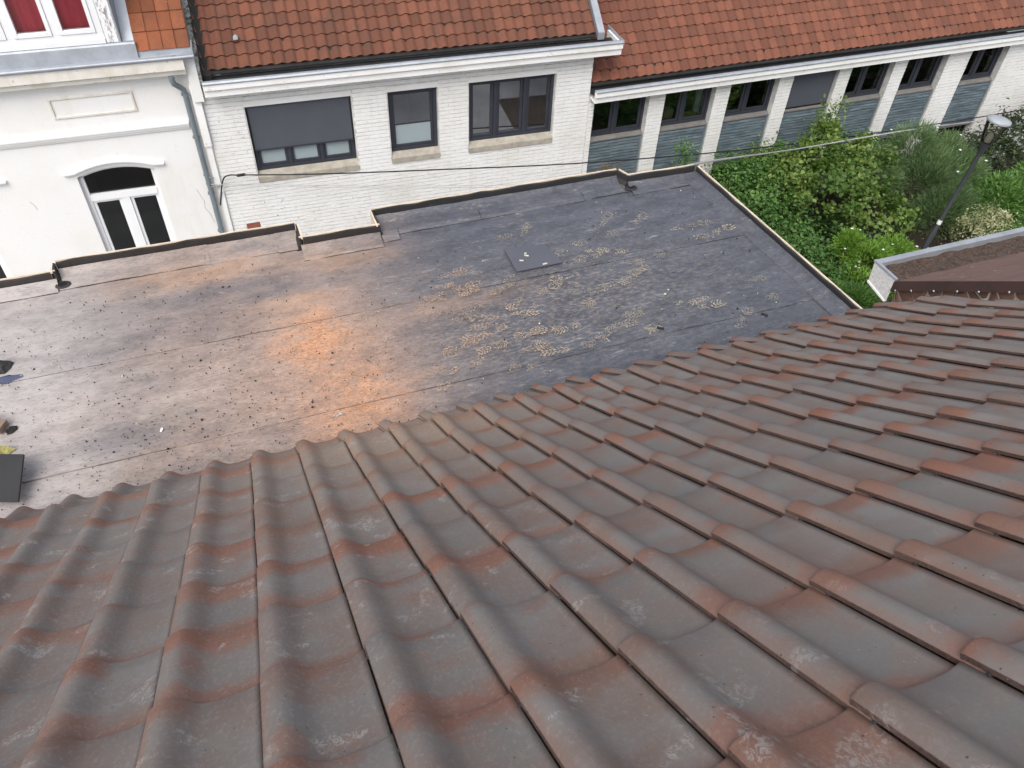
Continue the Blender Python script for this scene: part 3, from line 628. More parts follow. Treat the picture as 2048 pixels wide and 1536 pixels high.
P = at(2, 762, ZF + .01); scrap('blue_rag', 'crumpled blue grey rag at the left edge of the flat roof', 'rag', (P.x - .03, P.y, ZF), .14, .036, .045, simple('blue_rag', (.085, .10, .16), .85, .3, 12, .5, 30), 5, .15)
P = at(-8, 730, ZF + .05); scrap('work_glove', 'dark grey crumpled glove lying behind the blue rag', 'glove', (P.x, P.y, ZF), .085, .06, .10, simple('grey_glove', (.055, .055, .058), .9, .5, 20, .6, 40), 8, .4)
P = at(6, 880, ZF + .1); scrap('sponge', 'yellow sponge lying behind the tilted dark board', 'sponge', (P.x - .03, P.y, ZF), .05, .035, .05, simple('yellow_sponge', (.50, .46, .18), .9, .2, 20, .6, 50), 2)
P = at(323, 860, ZF + .01); board('paper_scrap', 'small white paper scrap on the dusty left part of the flat roof', 'paper', (P.x, P.y, ZF + .012), (.014, .030, .002), (.15, .1, -.4), MAT['paper'])
P = at(677, 828, ZF + .01); o = scrap('foil_strip', 'crumpled silver foil strip lying on the sawdust near the eaves', 'foil', (P.x, P.y, ZF + .002), .045, .009, .010, MAT['foil'], 4, .15)
for (px, py, a, lb) in ((1529, 630, -.9, 'black bitumen stick lying closest to the eaves tiles at right'), (1321, 657, -.6, 'dark splinter lying near the right eaves between boot prints')):
    P = at(px, py, ZF + .01); board('bitumen_stick', lb, 'stick', (P.x, P.y, ZF + .014), (.055, .016, .012), (0, 0, a), MAT['gravelbits'], 'dark sticks on the flat roof')
P = at(1330, 588, ZF + .01); board('white_offcut', 'white and black offcut lying among the tan boot prints', 'offcut', (P.x, P.y, ZF + .010), (.026, .010, .008), (0, 0, .1), MAT['chip'])

# ------------------------------------------------------------------ far buildings
D0 = 14.0; YA = R(-2.3)
nA = Vector((-math.sin(YA), math.cos(YA), 0)); tA = Vector((math.cos(YA), math.sin(YA), 0))
YW = R(-.2); nW = Vector((-math.sin(YW), math.cos(YW), 0)); tW = Vector((math.cos(YW), math.sin(YW), 0)); DW = 13.755
ZG = -10.6
class Facade:
    """local frame: x along the wall, y away from the viewer (0 = wall face), z = height above garden"""
    def __init__(s, root, u0): s.r = root; s.u0 = u0
    def bx(s, mb, u0, u1, w0, w1, z0, z1): return mb.box(u0 - s.u0, u1 - s.u0, -w1, -w0, z0 - ZG, z1 - ZG)
    def box(s, name, mat, u0, u1, w0, w1, z0, z1, parent=None, bevel=0, label=None): return s.bx(MB(), u0, u1, w0, w1, z0, z1).build(name, mat, parent or s.r, bevel=bevel, label=label)
    def pt(s, u, w, z): return Vector((u - s.u0, -w, z - ZG))
    def profile(s, name, mat, u0, u1, poly, parent=None, smooth=False, bevel=0):
        return MB().prism([(-w_, z - ZG) for w_, z in poly], 'x', u0 - s.u0, u1 - s.u0, smooth).build(name, mat, parent or s.r, bevel=bevel)

def wall_with_holes(fc, name, mat, u0, u1, z0, z1, holes, thick=.3, face=0.0):
    us = sorted({u0, u1, *[h[0] for h in holes], *[h[1] for h in holes]}); mb = MB()
    us = [u for u in us if u0 <= u <= u1]
    for a, b2 in zip(us, us[1:]):
        cuts = sorted([(h[2], h[3]) for h in holes if h[0] <= a + 1e-6 and h[1] >= b2 - 1e-6]); z = z0
        for (c, d2) in cuts:
            if c > z: fc.bx(mb, a, b2, face - thick, face, z, c)
            z = d2
        if z1 > z: fc.bx(mb, a, b2, face - thick, face, z, z1)
    return mb.build(name, mat, fc.r)
def bricks(fc, mat, u0, u1, z0, z1, holes, seed=1, bl=.22, bh=.068, j=.009, jv=.0025, name='brickwork'):
    rs = random.Random(seed); mb = MB(); nrow = int((z1 - z0) / (bh + j)); 
    for r_ in range(nrow):
        za = z0 + r_ * (bh + j); zb = za + bh; u = u0 - (bl + jv) * (.5 if r_ % 2 else 0)
        while u < u1:
            ivs = [(max(u, u0), min(u + bl, u1))]; u += bl + jv
            for h in holes:
                if zb > h[2] + .004 and za < h[3] - .004:
                    nv2 = []
                    for (a, b2) in ivs:
                        if b2 <= h[0] or a >= h[1]: nv2.append((a, b2)); continue
                        if a < h[0] - .02: nv2.append((a, h[0]))
                        if b2 > h[1] + .02: nv2.append((h[1], b2))
                    ivs = nv2
            for (a, b2) in ivs:
                if b2 - a < .02: continue
                e = .007 + rs.uniform(-.003, .005); dz = rs.uniform(-.0025, .0025); q = rs.uniform(.001, .004)
                x0, x1 = a - fc.u0, b2 - fc.u0; A0, B0 = za - ZG + dz, zb - ZG + dz
                mb.add([(x0, 0, A0), (x1, 0, A0), (x1, 0, B0), (x0, 0, B0), (x0 + q, -e, A0 + q), (x1 - q, -e - rs.uniform(-.002, .002), A0 + q), (x1 - q, -e, B0 - q), (x0 + q, -e, B0 - q)],
                       [(4, 5, 6, 7), (0, 1, 5, 4), (1, 2, 6, 5), (2, 3, 7, 6), (3, 0, 4, 7)])
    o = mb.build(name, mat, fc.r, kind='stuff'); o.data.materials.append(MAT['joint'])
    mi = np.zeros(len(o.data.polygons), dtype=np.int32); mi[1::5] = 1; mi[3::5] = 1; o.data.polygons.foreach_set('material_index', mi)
    return o
def room(fc, u0, u1, z0, z1, depth=2.2, w0=-.31, mat=None):
    mb = MB(); x0, x1, y0, y1, a, b2 = u0 - fc.u0, u1 - fc.u0, -w0, -w0 + depth, z0 - ZG, z1 - ZG
    mb.add([(x0, y0, a), (x1, y0, a), (x1, y1, a), (x0, y1, a), (x0, y0, b2), (x1, y0, b2), (x1, y1, b2), (x0, y1, b2)], [(0, 1, 2, 3), (7, 6, 5, 4), (1, 5, 6, 2), (2, 6, 7, 3), (3, 7, 4, 0)])
    return mb.build('room', mat or MAT['room'], fc.r)
def window(fc, u0, u1, z0, z1, w, divs, mat, frame=.06, sash=.05, pane_mats=None, split=None, depth=.07, mull=None):
    """frame as the part, its sashes and panes as sub-parts. divs: relative pane widths"""
    mb = MB(); fc.bx(mb, u0, u1, w - depth, w, z0, z0 + frame); fc.bx(mb, u0, u1, w - depth, w, z1 - frame, z1); fc.bx(mb, u0, u0 + frame, w - depth, w, z0 + frame, z1 - frame); fc.bx(mb, u1 - frame, u1, w - depth, w, z0 + frame, z1 - frame)
    mull = mull or frame; tot = sum(divs); av = (u1 - u0) - 2 * frame - mull * (len(divs) - 1); xs = []; u = u0 + frame
    for i, dv_ in enumerate(divs):
        du = av * dv_ / tot; xs.append((u, u + du)); u += du
        if i < len(divs) - 1: fc.bx(mb, u, u + mull, w - depth, w, z0 + frame, z1 - frame); u += mull
    win = mb.build('window', mat, fc.r, bevel=.004)
    for i, (a, b2) in enumerate(xs):
        s_ = MB(); e = .003; za, zb = z0 + frame + e, z1 - frame - e; a += e; b2 -= e; q = w - depth * .35
        fc.bx(s_, a, b2, w - depth, q, za, za + sash); fc.bx(s_, a, b2, w - depth, q, zb - sash, zb); fc.bx(s_, a, a + sash, w - depth, q, za + sash, zb - sash); fc.bx(s_, b2 - sash, b2, w - depth, q, za + sash, zb - sash)
        s_.build('sash', mat, win, bevel=.003)
        pw = w - depth * .75; pa, pb, pc_, pd = a + sash, b2 - sash, za + sash, zb - sash
        if split:
            zs = z0 + (z1 - z0) * split
            fc.bx(MB(), pa, pb, pw - .006, pw, pc_, zs).build('frosted_pane', MAT['frost'], win)
            fc.bx(MB(), pa, pb, pw - .002, pw + .012, zs, zs + .018).build('film_edge', MAT['cable'], win)
            fc.bx(MB(), pa, pb, pw - .006, pw, zs + .018, pd).build('pane', PANE, win)
        else:
            fc.bx(MB(), pa, pb, pw - .006, pw, pc_, pd).build('pane', (pane_mats or PANE), win)
    return win

# interlocking small pantile, S section
def small_tile(cover, gauge, mat, amp=.026, name='tile'):
    mb = MB(); n = 9; L = gauge + .05; P_ = []
    for i in range(n):
        t = i / (n - 1); z = amp * (.5 + .5 * math.cos(2 * math.pi * (t - .22))) ** 1.35
        if t < .08: z = amp * .42
        P_.append((t * cover * 1.03, z))
    P_[0] = (-.004, P_[1][1] - .012)
    tilt = .115
    v = [(x, y, z + y * tilt) for y in (0, -L * .5, -L) for x, z in P_]
    mb.add(v, [((j + 1) * n + i, (j + 1) * n + i + 1, j * n + i + 1, j * n + i) for j in range(2) for i in range(n - 1)], True)
    f = [(x, 0, z) for x, z in P_] + [(x, -.002, z - .028) for x, z in P_]; mb.add(f, [(i, i + 1, n + i + 1, n + i)[::-1] for i in range(n - 1)])
    return mb.mesh(name, mat), mb
def lay_tiles(parent, fc, me, mbsrc, mat, u0, cols, rows, cover, gauge, slope, z0, w0, first, cull=None):
    """first `first` tiles (nearest) become parts, the remainder one joined part"""
    sp = math.cos(slope), math.sin(slope); rest = MB(); pos = []
    for r_ in range(rows):
        for c in range(cols):
            if cull and cull(r_, c): continue
            pos.append((r_, c))
    pos.sort(key=lambda q: (fc_dist(fc, u0 + q[1] * cover, z0 + q[0] * gauge * sp[1], w0 - q[0] * gauge * sp[0])))
    for i, (r_, c) in enumerate(pos):
        u = u0 + c * cover; L = fc.pt(u, w0 - r_ * gauge * sp[0], z0 + r_ * gauge * sp[1]); L = L + Vector((random.uniform(-.003, .003), 0, random.uniform(-.003, .003)))
        rot = (-slope + random.uniform(-.012, .012), random.uniform(-.01, .01), random.uniform(-.012, .012))
        Mx = Matrix.Translation(L) @ Matrix.Rotation(rot[2], 4, 'Z') @ Matrix.Rotation(math.pi, 4, 'Z') @ Matrix.Rotation(rot[0], 4, 'X') @ Matrix.Rotation(rot[1], 4, 'Y')
        if i < first:
            o = bpy.data.objects.new('tile', me); COL.objects.link(o); o.parent = parent; o.matrix_local = Mx
        else: rest.add([Mx @ Vector(v) for v in mbsrc.v], mbsrc.f, True)
    if rest.v: rest.build('tiles', mat, parent, kind='stuff')
def fc_dist(fc, u, z, w):
    P = fc.org + fc.t * u + fc.n * (-w) + Vector((0, 0, z)); return P.dot(CF) + (0 if inview(P) else 100)
def inview(P):
    d_ = P.dot(CF)
    if d_ <= .1: return False
    x = 1024 + F_PX * P.dot(CR) / d_; y = 768 - F_PX * P.dot(CU) / d_
    return -40 < x < 2090 and -40 < y < 1580
# roofs rise away from the viewer, so the down-slope axis of a tile points to the viewer: mirror along x handled by 180 deg turn
GUT_W = .38
def box_gutter(fc, u0, u1, zb, wf=.30, wl=.38, back=-.12, h=.20, lip=.0):
    """lined box gutter behind a white two-step fascia with a zinc roll at its lip"""
    zt = zb + h
    fa = fc.profile('fascia_board', MAT['whitewood'], u0, u1, [(wf - .03, zb), (wf, zb), (wf, zb + .125), (wf + .045, zb + .13), (wf + .045, zt + .035), (wf - .03, zt + .035)], bevel=.003)
    fc.profile('soffit', MAT['whitewood'], u0, u1, [(0.002, zb + .01), (wf - .031, zb + .01), (wf - .031, zb + .03), (0.002, zb + .03)])
    fc.profile('gutter_lining', MAT['bitblack'], u0 + .01, u1 - .012, [(wf - .032, zt + .03), (wf - .05, zt + .03), (wf - .06, zt - .05), (back, zt - .035), (back, zt - .06), (wf - .032, zt - .075)])
    fc.profile('gutter_lip', MAT['zinc'], u0, u1, [(wf - .045, zt + .036), (wf + .03, zt + .036), (wf + .062, zt + .028), (wf + .07, zt + .05), (wf + .045, zt + .078), (wf + .0, zt + .082), (wf - .045, zt + .06)], smooth=False, bevel=.006)
    k = u0 + .9
    while k < u1 - .3:
        fc.profile('gutter_joint', MAT['zinc'], k, k + .02, [(wf - .047, zt + .035), (wf + .06, zt + .028), (wf + .074, zt + .05), (wf + .047, zt + .081), (wf + .0, zt + .085), (wf - .047, zt + .062)]); k += 1.0
    return fa

def facade(name, label, u0, n_, t_, yaw, D):
    P = t_ * u0 + n_ * D; r_ = thing(name, label, 'house', (P.x, P.y, 0), yaw); f = Facade(r_, u0); f.org = n_ * D; f.t = t_; f.n = n_; return r_, f

PANE = MAT['coatglass']
# ---- white brick house with three windows
hA, fA = facade('brick_house', 'white painted brick house with red pantiles and three dark framed windows', 2.8, nA, tA, YA, D0)
WA = [(-.14, 1.72, -8.04, -6.74), (2.39, 3.33, -8.0, -6.75), (3.94, 5.69, -7.99, -6.74)]
HOL = [(a, b2, c - .14, d2) for a, b2, c, d2 in WA]
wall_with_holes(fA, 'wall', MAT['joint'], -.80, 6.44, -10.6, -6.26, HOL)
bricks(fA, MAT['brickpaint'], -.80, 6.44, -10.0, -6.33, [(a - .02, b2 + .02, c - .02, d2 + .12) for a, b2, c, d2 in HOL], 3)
for (a, b2, c, d2) in WA:
    fA.box('lintel', MAT['stucco'], a - .02, b2 + .02, -.05, .006, d2 + .002, d2 + .105, bevel=.003)
    fA.profile('sill', MAT['sill'], a - .01, b2 + .01, [(-.15, c - .02), (-.10, c + .015), (.032, c - .075), (.032, c - .185), (-.15, c - .185)], bevel=.004)
    room(fA, a - .3, b2 + .3, c - .5, d2 + .25, 2.6)
w1, w2, w3 = WA
window(fA, w1[0] + .002, w1[1] - .002, w1[2], w1[3] - .002, -.09, (1, 1, 1), MAT['anthracite'], .07, .045, MAT['frost'])
bl = fA.box('roller_blind', MAT['blind'], w1[0] + .035, w1[1] - .03, -.075, -.068, -7.60, w1[3] - .03)
fA.box('bottom_bar', MAT['anthracite'], w1[0] + .03, w1[1] - .025, -.082, -.060, -7.63, -7.60, bl)
fA.box('guide_rail', MAT['cable'], w1[0] + .003, w1[0] + .03, -.088, -.05, w1[2] + .3, w1[3] - .003, bl); fA.box('guide_rail', MAT['cable'], w1[1] - .026, w1[1] - .003, -.088, -.05, w1[2] + .3, w1[3] - .003, bl)
window(fA, w2[0] + .002, w2[1] - .002, w2[2], w2[3] - .002, -.09, (1,), MAT['anthracite'], .07, .05, None, .42)
window(fA, w3[0] + .002, w3[1] - .002, w3[2], w3[3] - .002, -.09, (.95, 1.1, 1), MAT['anthracite'], .06, .05, None, None, .08, .075)
box_gutter(fA, -.72, 6.86, -6.36)
fA.box('gutter_end', MAT['zinc'], 6.845, 6.868, -.42, .36, -6.16, -6.075, bevel=.004); fA.box('fascia_return', MAT['whitewood'], 6.80, 6.842, -.30, .26, -6.35, -6.125)
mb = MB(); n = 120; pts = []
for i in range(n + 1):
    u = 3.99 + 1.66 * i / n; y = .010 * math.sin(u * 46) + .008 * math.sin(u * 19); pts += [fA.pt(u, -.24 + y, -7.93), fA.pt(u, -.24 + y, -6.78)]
mb.add(pts, [(2 * i, 2 * i + 2, 2 * i + 3, 2 * i + 1) for i in range(n)], True); mb.build('reflection_sheet', simple('blue_grey_reflection', (.25, .275, .34), .8, .25, 1.5, 0), hA)  # sheet added behind the panes; its blue-grey stands in for their reflection
# roof A
SA = R(38); cov, gau = .192, .232
me_s, mb_s = small_tile(cov, gau, MAT['clay'], .046)
fA.profile('roof_deck', MAT['bitblack'], -.70, 6.45, [(-.02, -6.13), (-.02, -6.11), (-4.0, -6.11 + 4.0 * math.tan(SA) - .08), (-4.0, -6.20 + 3.98 * math.tan(SA) - .1)])
class _o: pass
lay_tiles(hA, fA, me_s, mb_s, MAT['clay'], -.48, 37, 13, cov, gau, SA, -6.06, -.05, 299)
def slope_strip(fc, name, mat, u0, u1, w0, z0, length, slope, lift0, lift1, parent=None, seed=0, seg=1, jit=0):
    mb = MB(); rs = random.Random(seed); cs, sn = math.cos(slope), math.sin(slope)
    for i in range(seg):
        a, b2 = length * i / seg, length * (i + 1) / seg; pts = []
        j0, j1 = rs.uniform(-jit, jit), rs.uniform(-jit, jit)
        for lf in (lift0, lift1):
            for (u, s_) in ((u0 + j0, a), (u1 + j1, a), (u1 + j1, b2), (u0 + j0, b2)): pts.append(fc.pt(u, w0 - s_ * cs - 0 * lf, z0 + s_ * sn + lf + j0 * .5))
        mb.hexa(pts)
    return mb.build(name, mat, parent or fc.r)
slope_strip(fA, 'verge_flashing', MAT['zinc'], 6.47, 6.60, .02, -6.10, 4.0, SA, -.06, .075)
slope_strip(fA, 'verge_capping', MAT['moss'], -.80, -.70, .12, -6.10, 4.0, SA, -.10, .10, None, 4, 26, .012)
slope_strip(fA, 'verge_gap', MAT['bitblack'], -.70, -.55, .02, -6.13, 4.0, SA, -.06, .02)
mb = MB(); mb.prism([(0.31, -6.1 - ZG), (4.0, -6.1 + 4.0 * math.tan(SA) - .3 - ZG), (4.0, -10.6 - ZG), (.31, -10.6 - ZG)], 'x', 6.2 - 2.8, 6.44 - 2.8); mb.build('gable_wall', MAT['brickpaint'], hA)
mb = MB(); mb.prism([(0.31, -6.12 - ZG), (4.0, -6.1 + 4.0 * math.tan(SA) - .3 - ZG), (4.0, -10.6 - ZG), (.31, -10.6 - ZG)], 'x', -.78 - 2.8, -.6 - 2.8); mb.build('party_wall', MAT['stucco'], hA)
# lead patch on a slipped tile near the left verge
P = fA.pt(-.05, -.36, -5.72); mb = MB(); mb.add([P + Vector((-.04, .0, 0)), P + Vector((.04, .0, .008)), P + Vector((.045, .045, .05)), P + Vector((.01, .06, .075)), P + Vector((-.035, .045, .045))], [(0, 1, 2, 3, 4)]); mb.build('lead_patch', MAT['zincdark'], hA)
# things seen in / behind the windows
def item(fc, name, label, cat, u0, u1, w0, w1, z0, z1, mat, group=None):
    c = fc.org + fc.t * ((u0 + u1) / 2) + fc.n * (-(w0 + w1) / 2); mb = MB(); a, b2 = (u1 - u0) / 2, (w1 - w0) / 2
    mb.box(-a, a, -b2, b2, 0, z1 - z0); o = mb.build(name, mat, bevel=min(a, b2, (z1 - z0) / 2) * .3); o.location = (c.x, c.y, H + z0); o.rotation_euler = (0, 0, fc.r.rotation_euler.z); return tag(o, label, cat, group)

# ---- cream rendered house on the left
hL, fL = facade('rendered_house', 'cream rendered house with arched window, dormer with red curtains and orange tiles', -2.9, nA, tA, YA, D0)
def arch_wall(fc, wins, u0, u1, z0, z1):
    mb = MB(); n = 12
    us = sorted({u0, u1, *[a for a, *_ in wins], *[b2 for _, b2, *_ in wins]})
    for a, b2 in zip(us, us[1:]):
        wn_ = [q for q in wins if q[0] <= a + 1e-6 and q[1] >= b2 - 1e-6]
        if not wn_: fc.bx(mb, a, b2, -.3, 0, z0, z1); continue
        _, _, zb, zs, rise = wn_[0]; fc.bx(mb, a, b2, -.3, 0, z0, zb); c = (a + b2) / 2; hw = (b2 - a) / 2
        for i in range(n):
            x0, x1 = a + (b2 - a) * i / n, a + (b2 - a) * (i + 1) / n; h0, h1 = [zs + rise * (1 - ((x - c) / hw) ** 2) for x in (x0, x1)]
            mb.hexa([fc.pt(x0, 0, h0), fc.pt(x1, 0, h1), fc.pt(x1, -.3, h1), fc.pt(x0, -.3, h0), fc.pt(x0, 0, z1), fc.pt(x1, 0, z1), fc.pt(x1, -.3, z1), fc.pt(x0, -.3, z1)])
    return mb.build('wall', MAT['stucco'], fc.r)
LW = [(-6.15, -4.85, -9.9, -7.68, .13), (-3.15, -1.88, -9.9, -7.68, .13)]
arch_wall(fL, LW, -7.2, -.80, -10.6, -5.95)
for (a, b2, zb, zs, rise) in LW:
    c = (a + b2) / 2; hw = (b2 - a) / 2; n = 14
    def arcz(x, add=0): return zs + add + rise * (1 - ((x - c) / hw) ** 2)
    # arched hood moulding with straight ears
    mb = MB()
    er = .19 if a > -4 else .62
    xs = [a - .19 + (b2 - a + .19 + er) * i / 18 for i in range(19)]
    hz = [max(arcz(x, .07), zs + .06) if a - .02 < x < b2 + .02 else zs + .06 + .0 for x in xs]
    for i in range(18):
        for (w_, z0_, z1_) in ((.075, .035, .058), (.045, .004, .035)):
            mb.hexa([fL.pt(xs[i], w_, hz[i] + z0_), fL.pt(xs[i + 1], w_, hz[i + 1] + z0_), fL.pt(xs[i + 1], 0.002, hz[i + 1] + z0_), fL.pt(xs[i], 0.002, hz[i] + z0_), fL.pt(xs[i], w_, hz[i] + z1_), fL.pt(xs[i + 1], w_, hz[i + 1] + z1_), fL.pt(xs[i + 1], 0.002, hz[i + 1] + z1_), fL.pt(xs[i], 0.002, hz[i] + z1_)])
    mb.build('hood_moulding', MAT['stucco'], hL)
    # white frame
    mb = MB(); F = .075; w_ = -.10; e = .002
    fL.bx(mb, a + e, a + F, w_ - .07, w_, zb, zs); fL.bx(mb, b2 - F, b2 - e, w_ - .07, w_, zb, zs); fL.bx(mb, a + F, b2 - F, w_ - .07, w_ + .02, -8.22, -8.10); fL.bx(mb, c - .07, c + .07, w_ - .07, w_ + .01, zb, -8.22)
    for i in range(n):
        x0, x1 = a + e + (b2 - a - 2 * e) * i / n, a + e + (b2 - a - 2 * e) * (i + 1) / n
        mb.hexa([fL.pt(x0, w_, arcz(x0) - F - .003), fL.pt(x1, w_, arcz(x1) - F - .003), fL.pt(x1, w_ - .07, arcz(x1) - F - .003), fL.pt(x0, w_ - .07, arcz(x0) - F - .003), fL.pt(x0, w_, arcz(x0) - .003), fL.pt(x1, w_, arcz(x1) - .003), fL.pt(x1, w_ - .07, arcz(x1) - .003), fL.pt(x0, w_ - .07, arcz(x0) - .003)])
    win = mb.build('window', MAT['pvc'], hL)
    for (p0, p1) in ((a + F, c - .07), (c + .07, b2 - F)):
        s_ = MB(); q = .055; fL.bx(s_, p0 + .003, p0 + q, w_ - .065, w_ - .02, zb, -8.223); fL.bx(s_, p1 - q, p1 - .003, w_ - .065, w_ - .02, zb, -8.223); fL.bx(s_, p0 + q, p1 - q, w_ - .065, w_ - .02, -8.223 - q, -8.223); s_.build('sash', MAT['pvc'], win, bevel=.003)
        fL.box('pane', MAT['glass'], p0 + q, p1 - q, w_ - .05, w_ - .045, zb, -8.223 - q, win)
    mb = MB(); pts = [fL.pt(a + F, w_ - .045, -8.10), fL.pt(b2 - F, w_ - .045, -8.10)] + [fL.pt(x, w_ - .045, arcz(x) - F) for x in [b2 - F - (b2 - a - 2 * F) * i / n for i in range(n + 1)]]
    mb.add(pts, [tuple(range(len(pts)))]); mb.build('transom_pane', MAT['glass'], win)
    room(fL, a - .3, b2 + .3, -10.2, -7.3, 2.5, -.31, MAT['dark'])
# string course, cornice, recessed panel
fL.profile('string_course', MAT['stucco'], -7.2, -1.10, [(.002, -6.99), (.035, -6.99), (.04, -6.955), (.06, -6.945), (.065, -6.905), (.085, -6.895), (.085, -6.865), (.002, -6.845)], bevel=.003)
mb = MB(); a, b2, c, d2 = -3.14, -1.85, -6.59, -6.235
for (x0, x1, z0_, z1_) in ((a, b2, d2 - .035, d2), (a, b2, c, c + .035), (a, a + .035, c + .035, d2 - .035), (b2 - .035, b2, c + .035, d2 - .035)): fL.bx(mb, x0, x1, .002, .024, z0_, z1_)
mb.build('panel_moulding', MAT['cornice'], hL, bevel=.004)
fL.profile('cornice', MAT['cornice'], -7.2, -.92, [(.002, -6.02), (.10, -6.02), (.11, -5.985), (.20, -5.975), (.22, -5.88), (.27, -5.87), (.27, -5.70), (.002, -5.70)], bevel=.004)
mb = MB(); mb.tube([fL.pt(-7.2, .29, -5.655), fL.pt(-.74, .29, -5.655)], .027, 10); mb.build('gutter_lip', MAT['zinc'], hL)
fL.profile('gutter_floor', MAT['zinc'], -7.2, -.74, [(.275, -5.70), (.275, -5.665), (.265, -5.665), (.255, -5.69), (.09, -5.685), (.06, -5.70)])
fL.box('gutter_end', MAT['zinc'], -.755, -.735, -.02, .28, -5.70, -5.52, bevel=.003)
fL.profile('apron_flashing', MAT['zinc'], -7.2, -1.58, [(.075, -5.70), (.09, -5.695), (.06, -5.47), (.045, -5.445), (-.02, -5.445), (-.02, -5.70)], bevel=.006)
fL.profile('eaves_flashing', MAT['zinc'], -1.58, -.76, [(.04, -5.70), (.05, -5.70), (.03, -5.60), (-.02, -5.60), (-.02, -5.70)])
mb = MB(); n = 14; P = fL.pt(-1.05, .17, -5.682); mb.add([P + Vector((.05 * math.cos(6.283 * i / n), .035 * math.sin(6.283 * i / n), 0)) for i in range(n)], [tuple(range(n))]); mb.build('gutter_outlet', MAT['bitblack'], hL)
fL.box('party_end', MAT['stucco'], -.92, -.76, .003, .13, -6.5, -5.71)
# dormer
mb = MB(); w_ = .015
fL.bx(mb, -7.2, -1.99, w_ - .1, w_ + .02, -5.44, -5.36); fL.bx(mb, -7.2, -1.99, w_ - .1, w_ - .005, -5.36, -5.27); fL.bx(mb, -7.2, -1.99, w_ - .1, w_, -3.95, -3.8)
for u in (-2.04, -2.66, -3.30, -3.94, -4.6, -5.24, -5.9, -6.54, -7.18): fL.bx(mb, u - .05, u + .05, w_ - .1, w_ - .004, -5.27, -3.95)
win = mb.build('dormer_window', MAT['pvc'], hL, bevel=.004)
for (p0, p1) in ((-2.61, -2.09), (-3.25, -2.71), (-3.89, -3.35), (-4.55, -3.99), (-5.19, -4.65), (-5.85, -5.29), (-6.49, -5.95), (-7.13, -6.59)):
    s_ = MB(); q = .062; z0_, z1_ = -5.265, -3.955; fL.bx(s_, p0 + .003, p0 + q, w_ - .08, w_ + .012, z0_, z1_); fL.bx(s_, p1 - q, p1 - .003, w_ - .08, w_ + .012, z0_, z1_); fL.bx(s_, p0 + q, p1 - q, w_ - .08, w_ + .012, z0_, z0_ + q); fL.bx(s_, p0 + q, p1 - q, w_ - .08, w_ + .012, z1_ - q, z1_); s_.build('sash', MAT['pvc'], win, bevel=.004)
    fL.box('pane', MAT['clearglass'], p0 + q, p1 - q, w_ - .04, w_ - .035, z0_ + q, z1_ - q, win)
mb = MB(); n = 220; pts = []
for i in range(n + 1):
    u = -7.1 + 5.1 * i / n; y = .018 * math.sin(u * 38) + .012 * math.sin(u * 17 + 1); pts += [fL.pt(u, -.13 + y, -5.33), fL.pt(u, -.13 + y * .8, -3.9)]
mb.add(pts, [(2 * i, 2 * i + 2, 2 * i + 3, 2 * i + 1) for i in range(n)], True); mb.build('red_curtain', MAT['curtain'], hL)
room(fL, -7.15, -2.0, -5.45, -3.8, 2.0, -.2)
fL.box('dormer_jamb', MAT['peel'], -1.985, -1.80, -.12, .012, -5.44, -3.8, bevel=.004)
fL.box('dormer_cheek', MAT['zinc'], -1.80, -1.775, -1.5, .02, -5.5, -3.8)
fL.box('dormer_roof', MAT['zinc'], -7.2, -1.76, -2.2, .08, -3.795, -3.72)
# orange tile patch right of the dormer
SL = R(48); cv, gg = .205, .30
def flat_tile(cover, gauge, mat):
    mb = MB(); L = gauge + .05; P_ = [(-.003, .008), (0, .022), (.05, .027), (.09, .022), (.10, .006), (.2, .004), (.5, .006), (.8, .004), (.97, .005), (1.03, .009)]; n = len(P_); tilt = .07
    v = [(x * cover, y, z + y * tilt) for y in (0, -L) for x, z in P_]; mb.add(v, [(n + i, n + i + 1, i + 1, i) for i in range(n - 1)])
    f = [(x * cover, 0, z) for x, z in P_] + [(x * cover, -.002, z - .02) for x, z in P_]; mb.add(f, [(i, i + 1, n + i + 1, n + i)[::-1] for i in range(n - 1)]); return mb.mesh('tile', mat), mb
me_f, mb_f = flat_tile(cv, gg, MAT['clay_orange'])
# tiles face the viewer after the half turn, so columns count from the right edge
lay_tiles(hL, fL, me_f, mb_f, MAT['clay_orange'], -1.39, 4, 7, cv, gg, SL, -5.60, .05, 60)
slope_strip(fL, 'valley_flashing', MAT['zinc'], -1.77, -1.60, .03, -5.60, 2.6, SL, -.08, .02)
slope_strip(fL, 'roof_deck', MAT['timbergrey'], -1.72, -.76, .0, -5.66, 2.6, SL, -.10, -.01)
# corner boards
fL.box('corner_board', MAT['whitewood'], -.945, -.815, .003, .085, -7.35, -6.2, bevel=.004)
fL.box('corner_board', MAT['whitewood'], -.935, -.83, .003, .055, -8.15, -7.353, bevel=.004)
fL.box('corner_board', MAT['whitewood'], -.90, -.82, .003, .05, -10.5, -8.30, bevel=.004)
# downpipe: swan neck then straight
dp = MB(); cpts = [(-1.17, .20, -5.98), (-1.17, .20, -6.06), (-1.16, .17, -6.13), (-1.10, .12, -6.20), (-1.045, .09, -6.27), (-1.035, .085, -6.36), (-1.03, .085, -10.5)]
dp.tube([fL.pt(*p) for p in cpts], .046, 12); dpo = dp.build('downpipe', MAT['zincdark'], hL)
for z in (-6.37, -7.15, -8.28, -9.1): mb = MB(); mb.tube([fL.pt(-1.03, .085, z - .02), fL.pt(-1.03, .085, z + .02)], .053, 12); fL.bx(mb, -1.10, -1.07, .01, .09, z - .012, z + .012); mb.build('pipe_bracket', MAT['zincdark'], dpo)
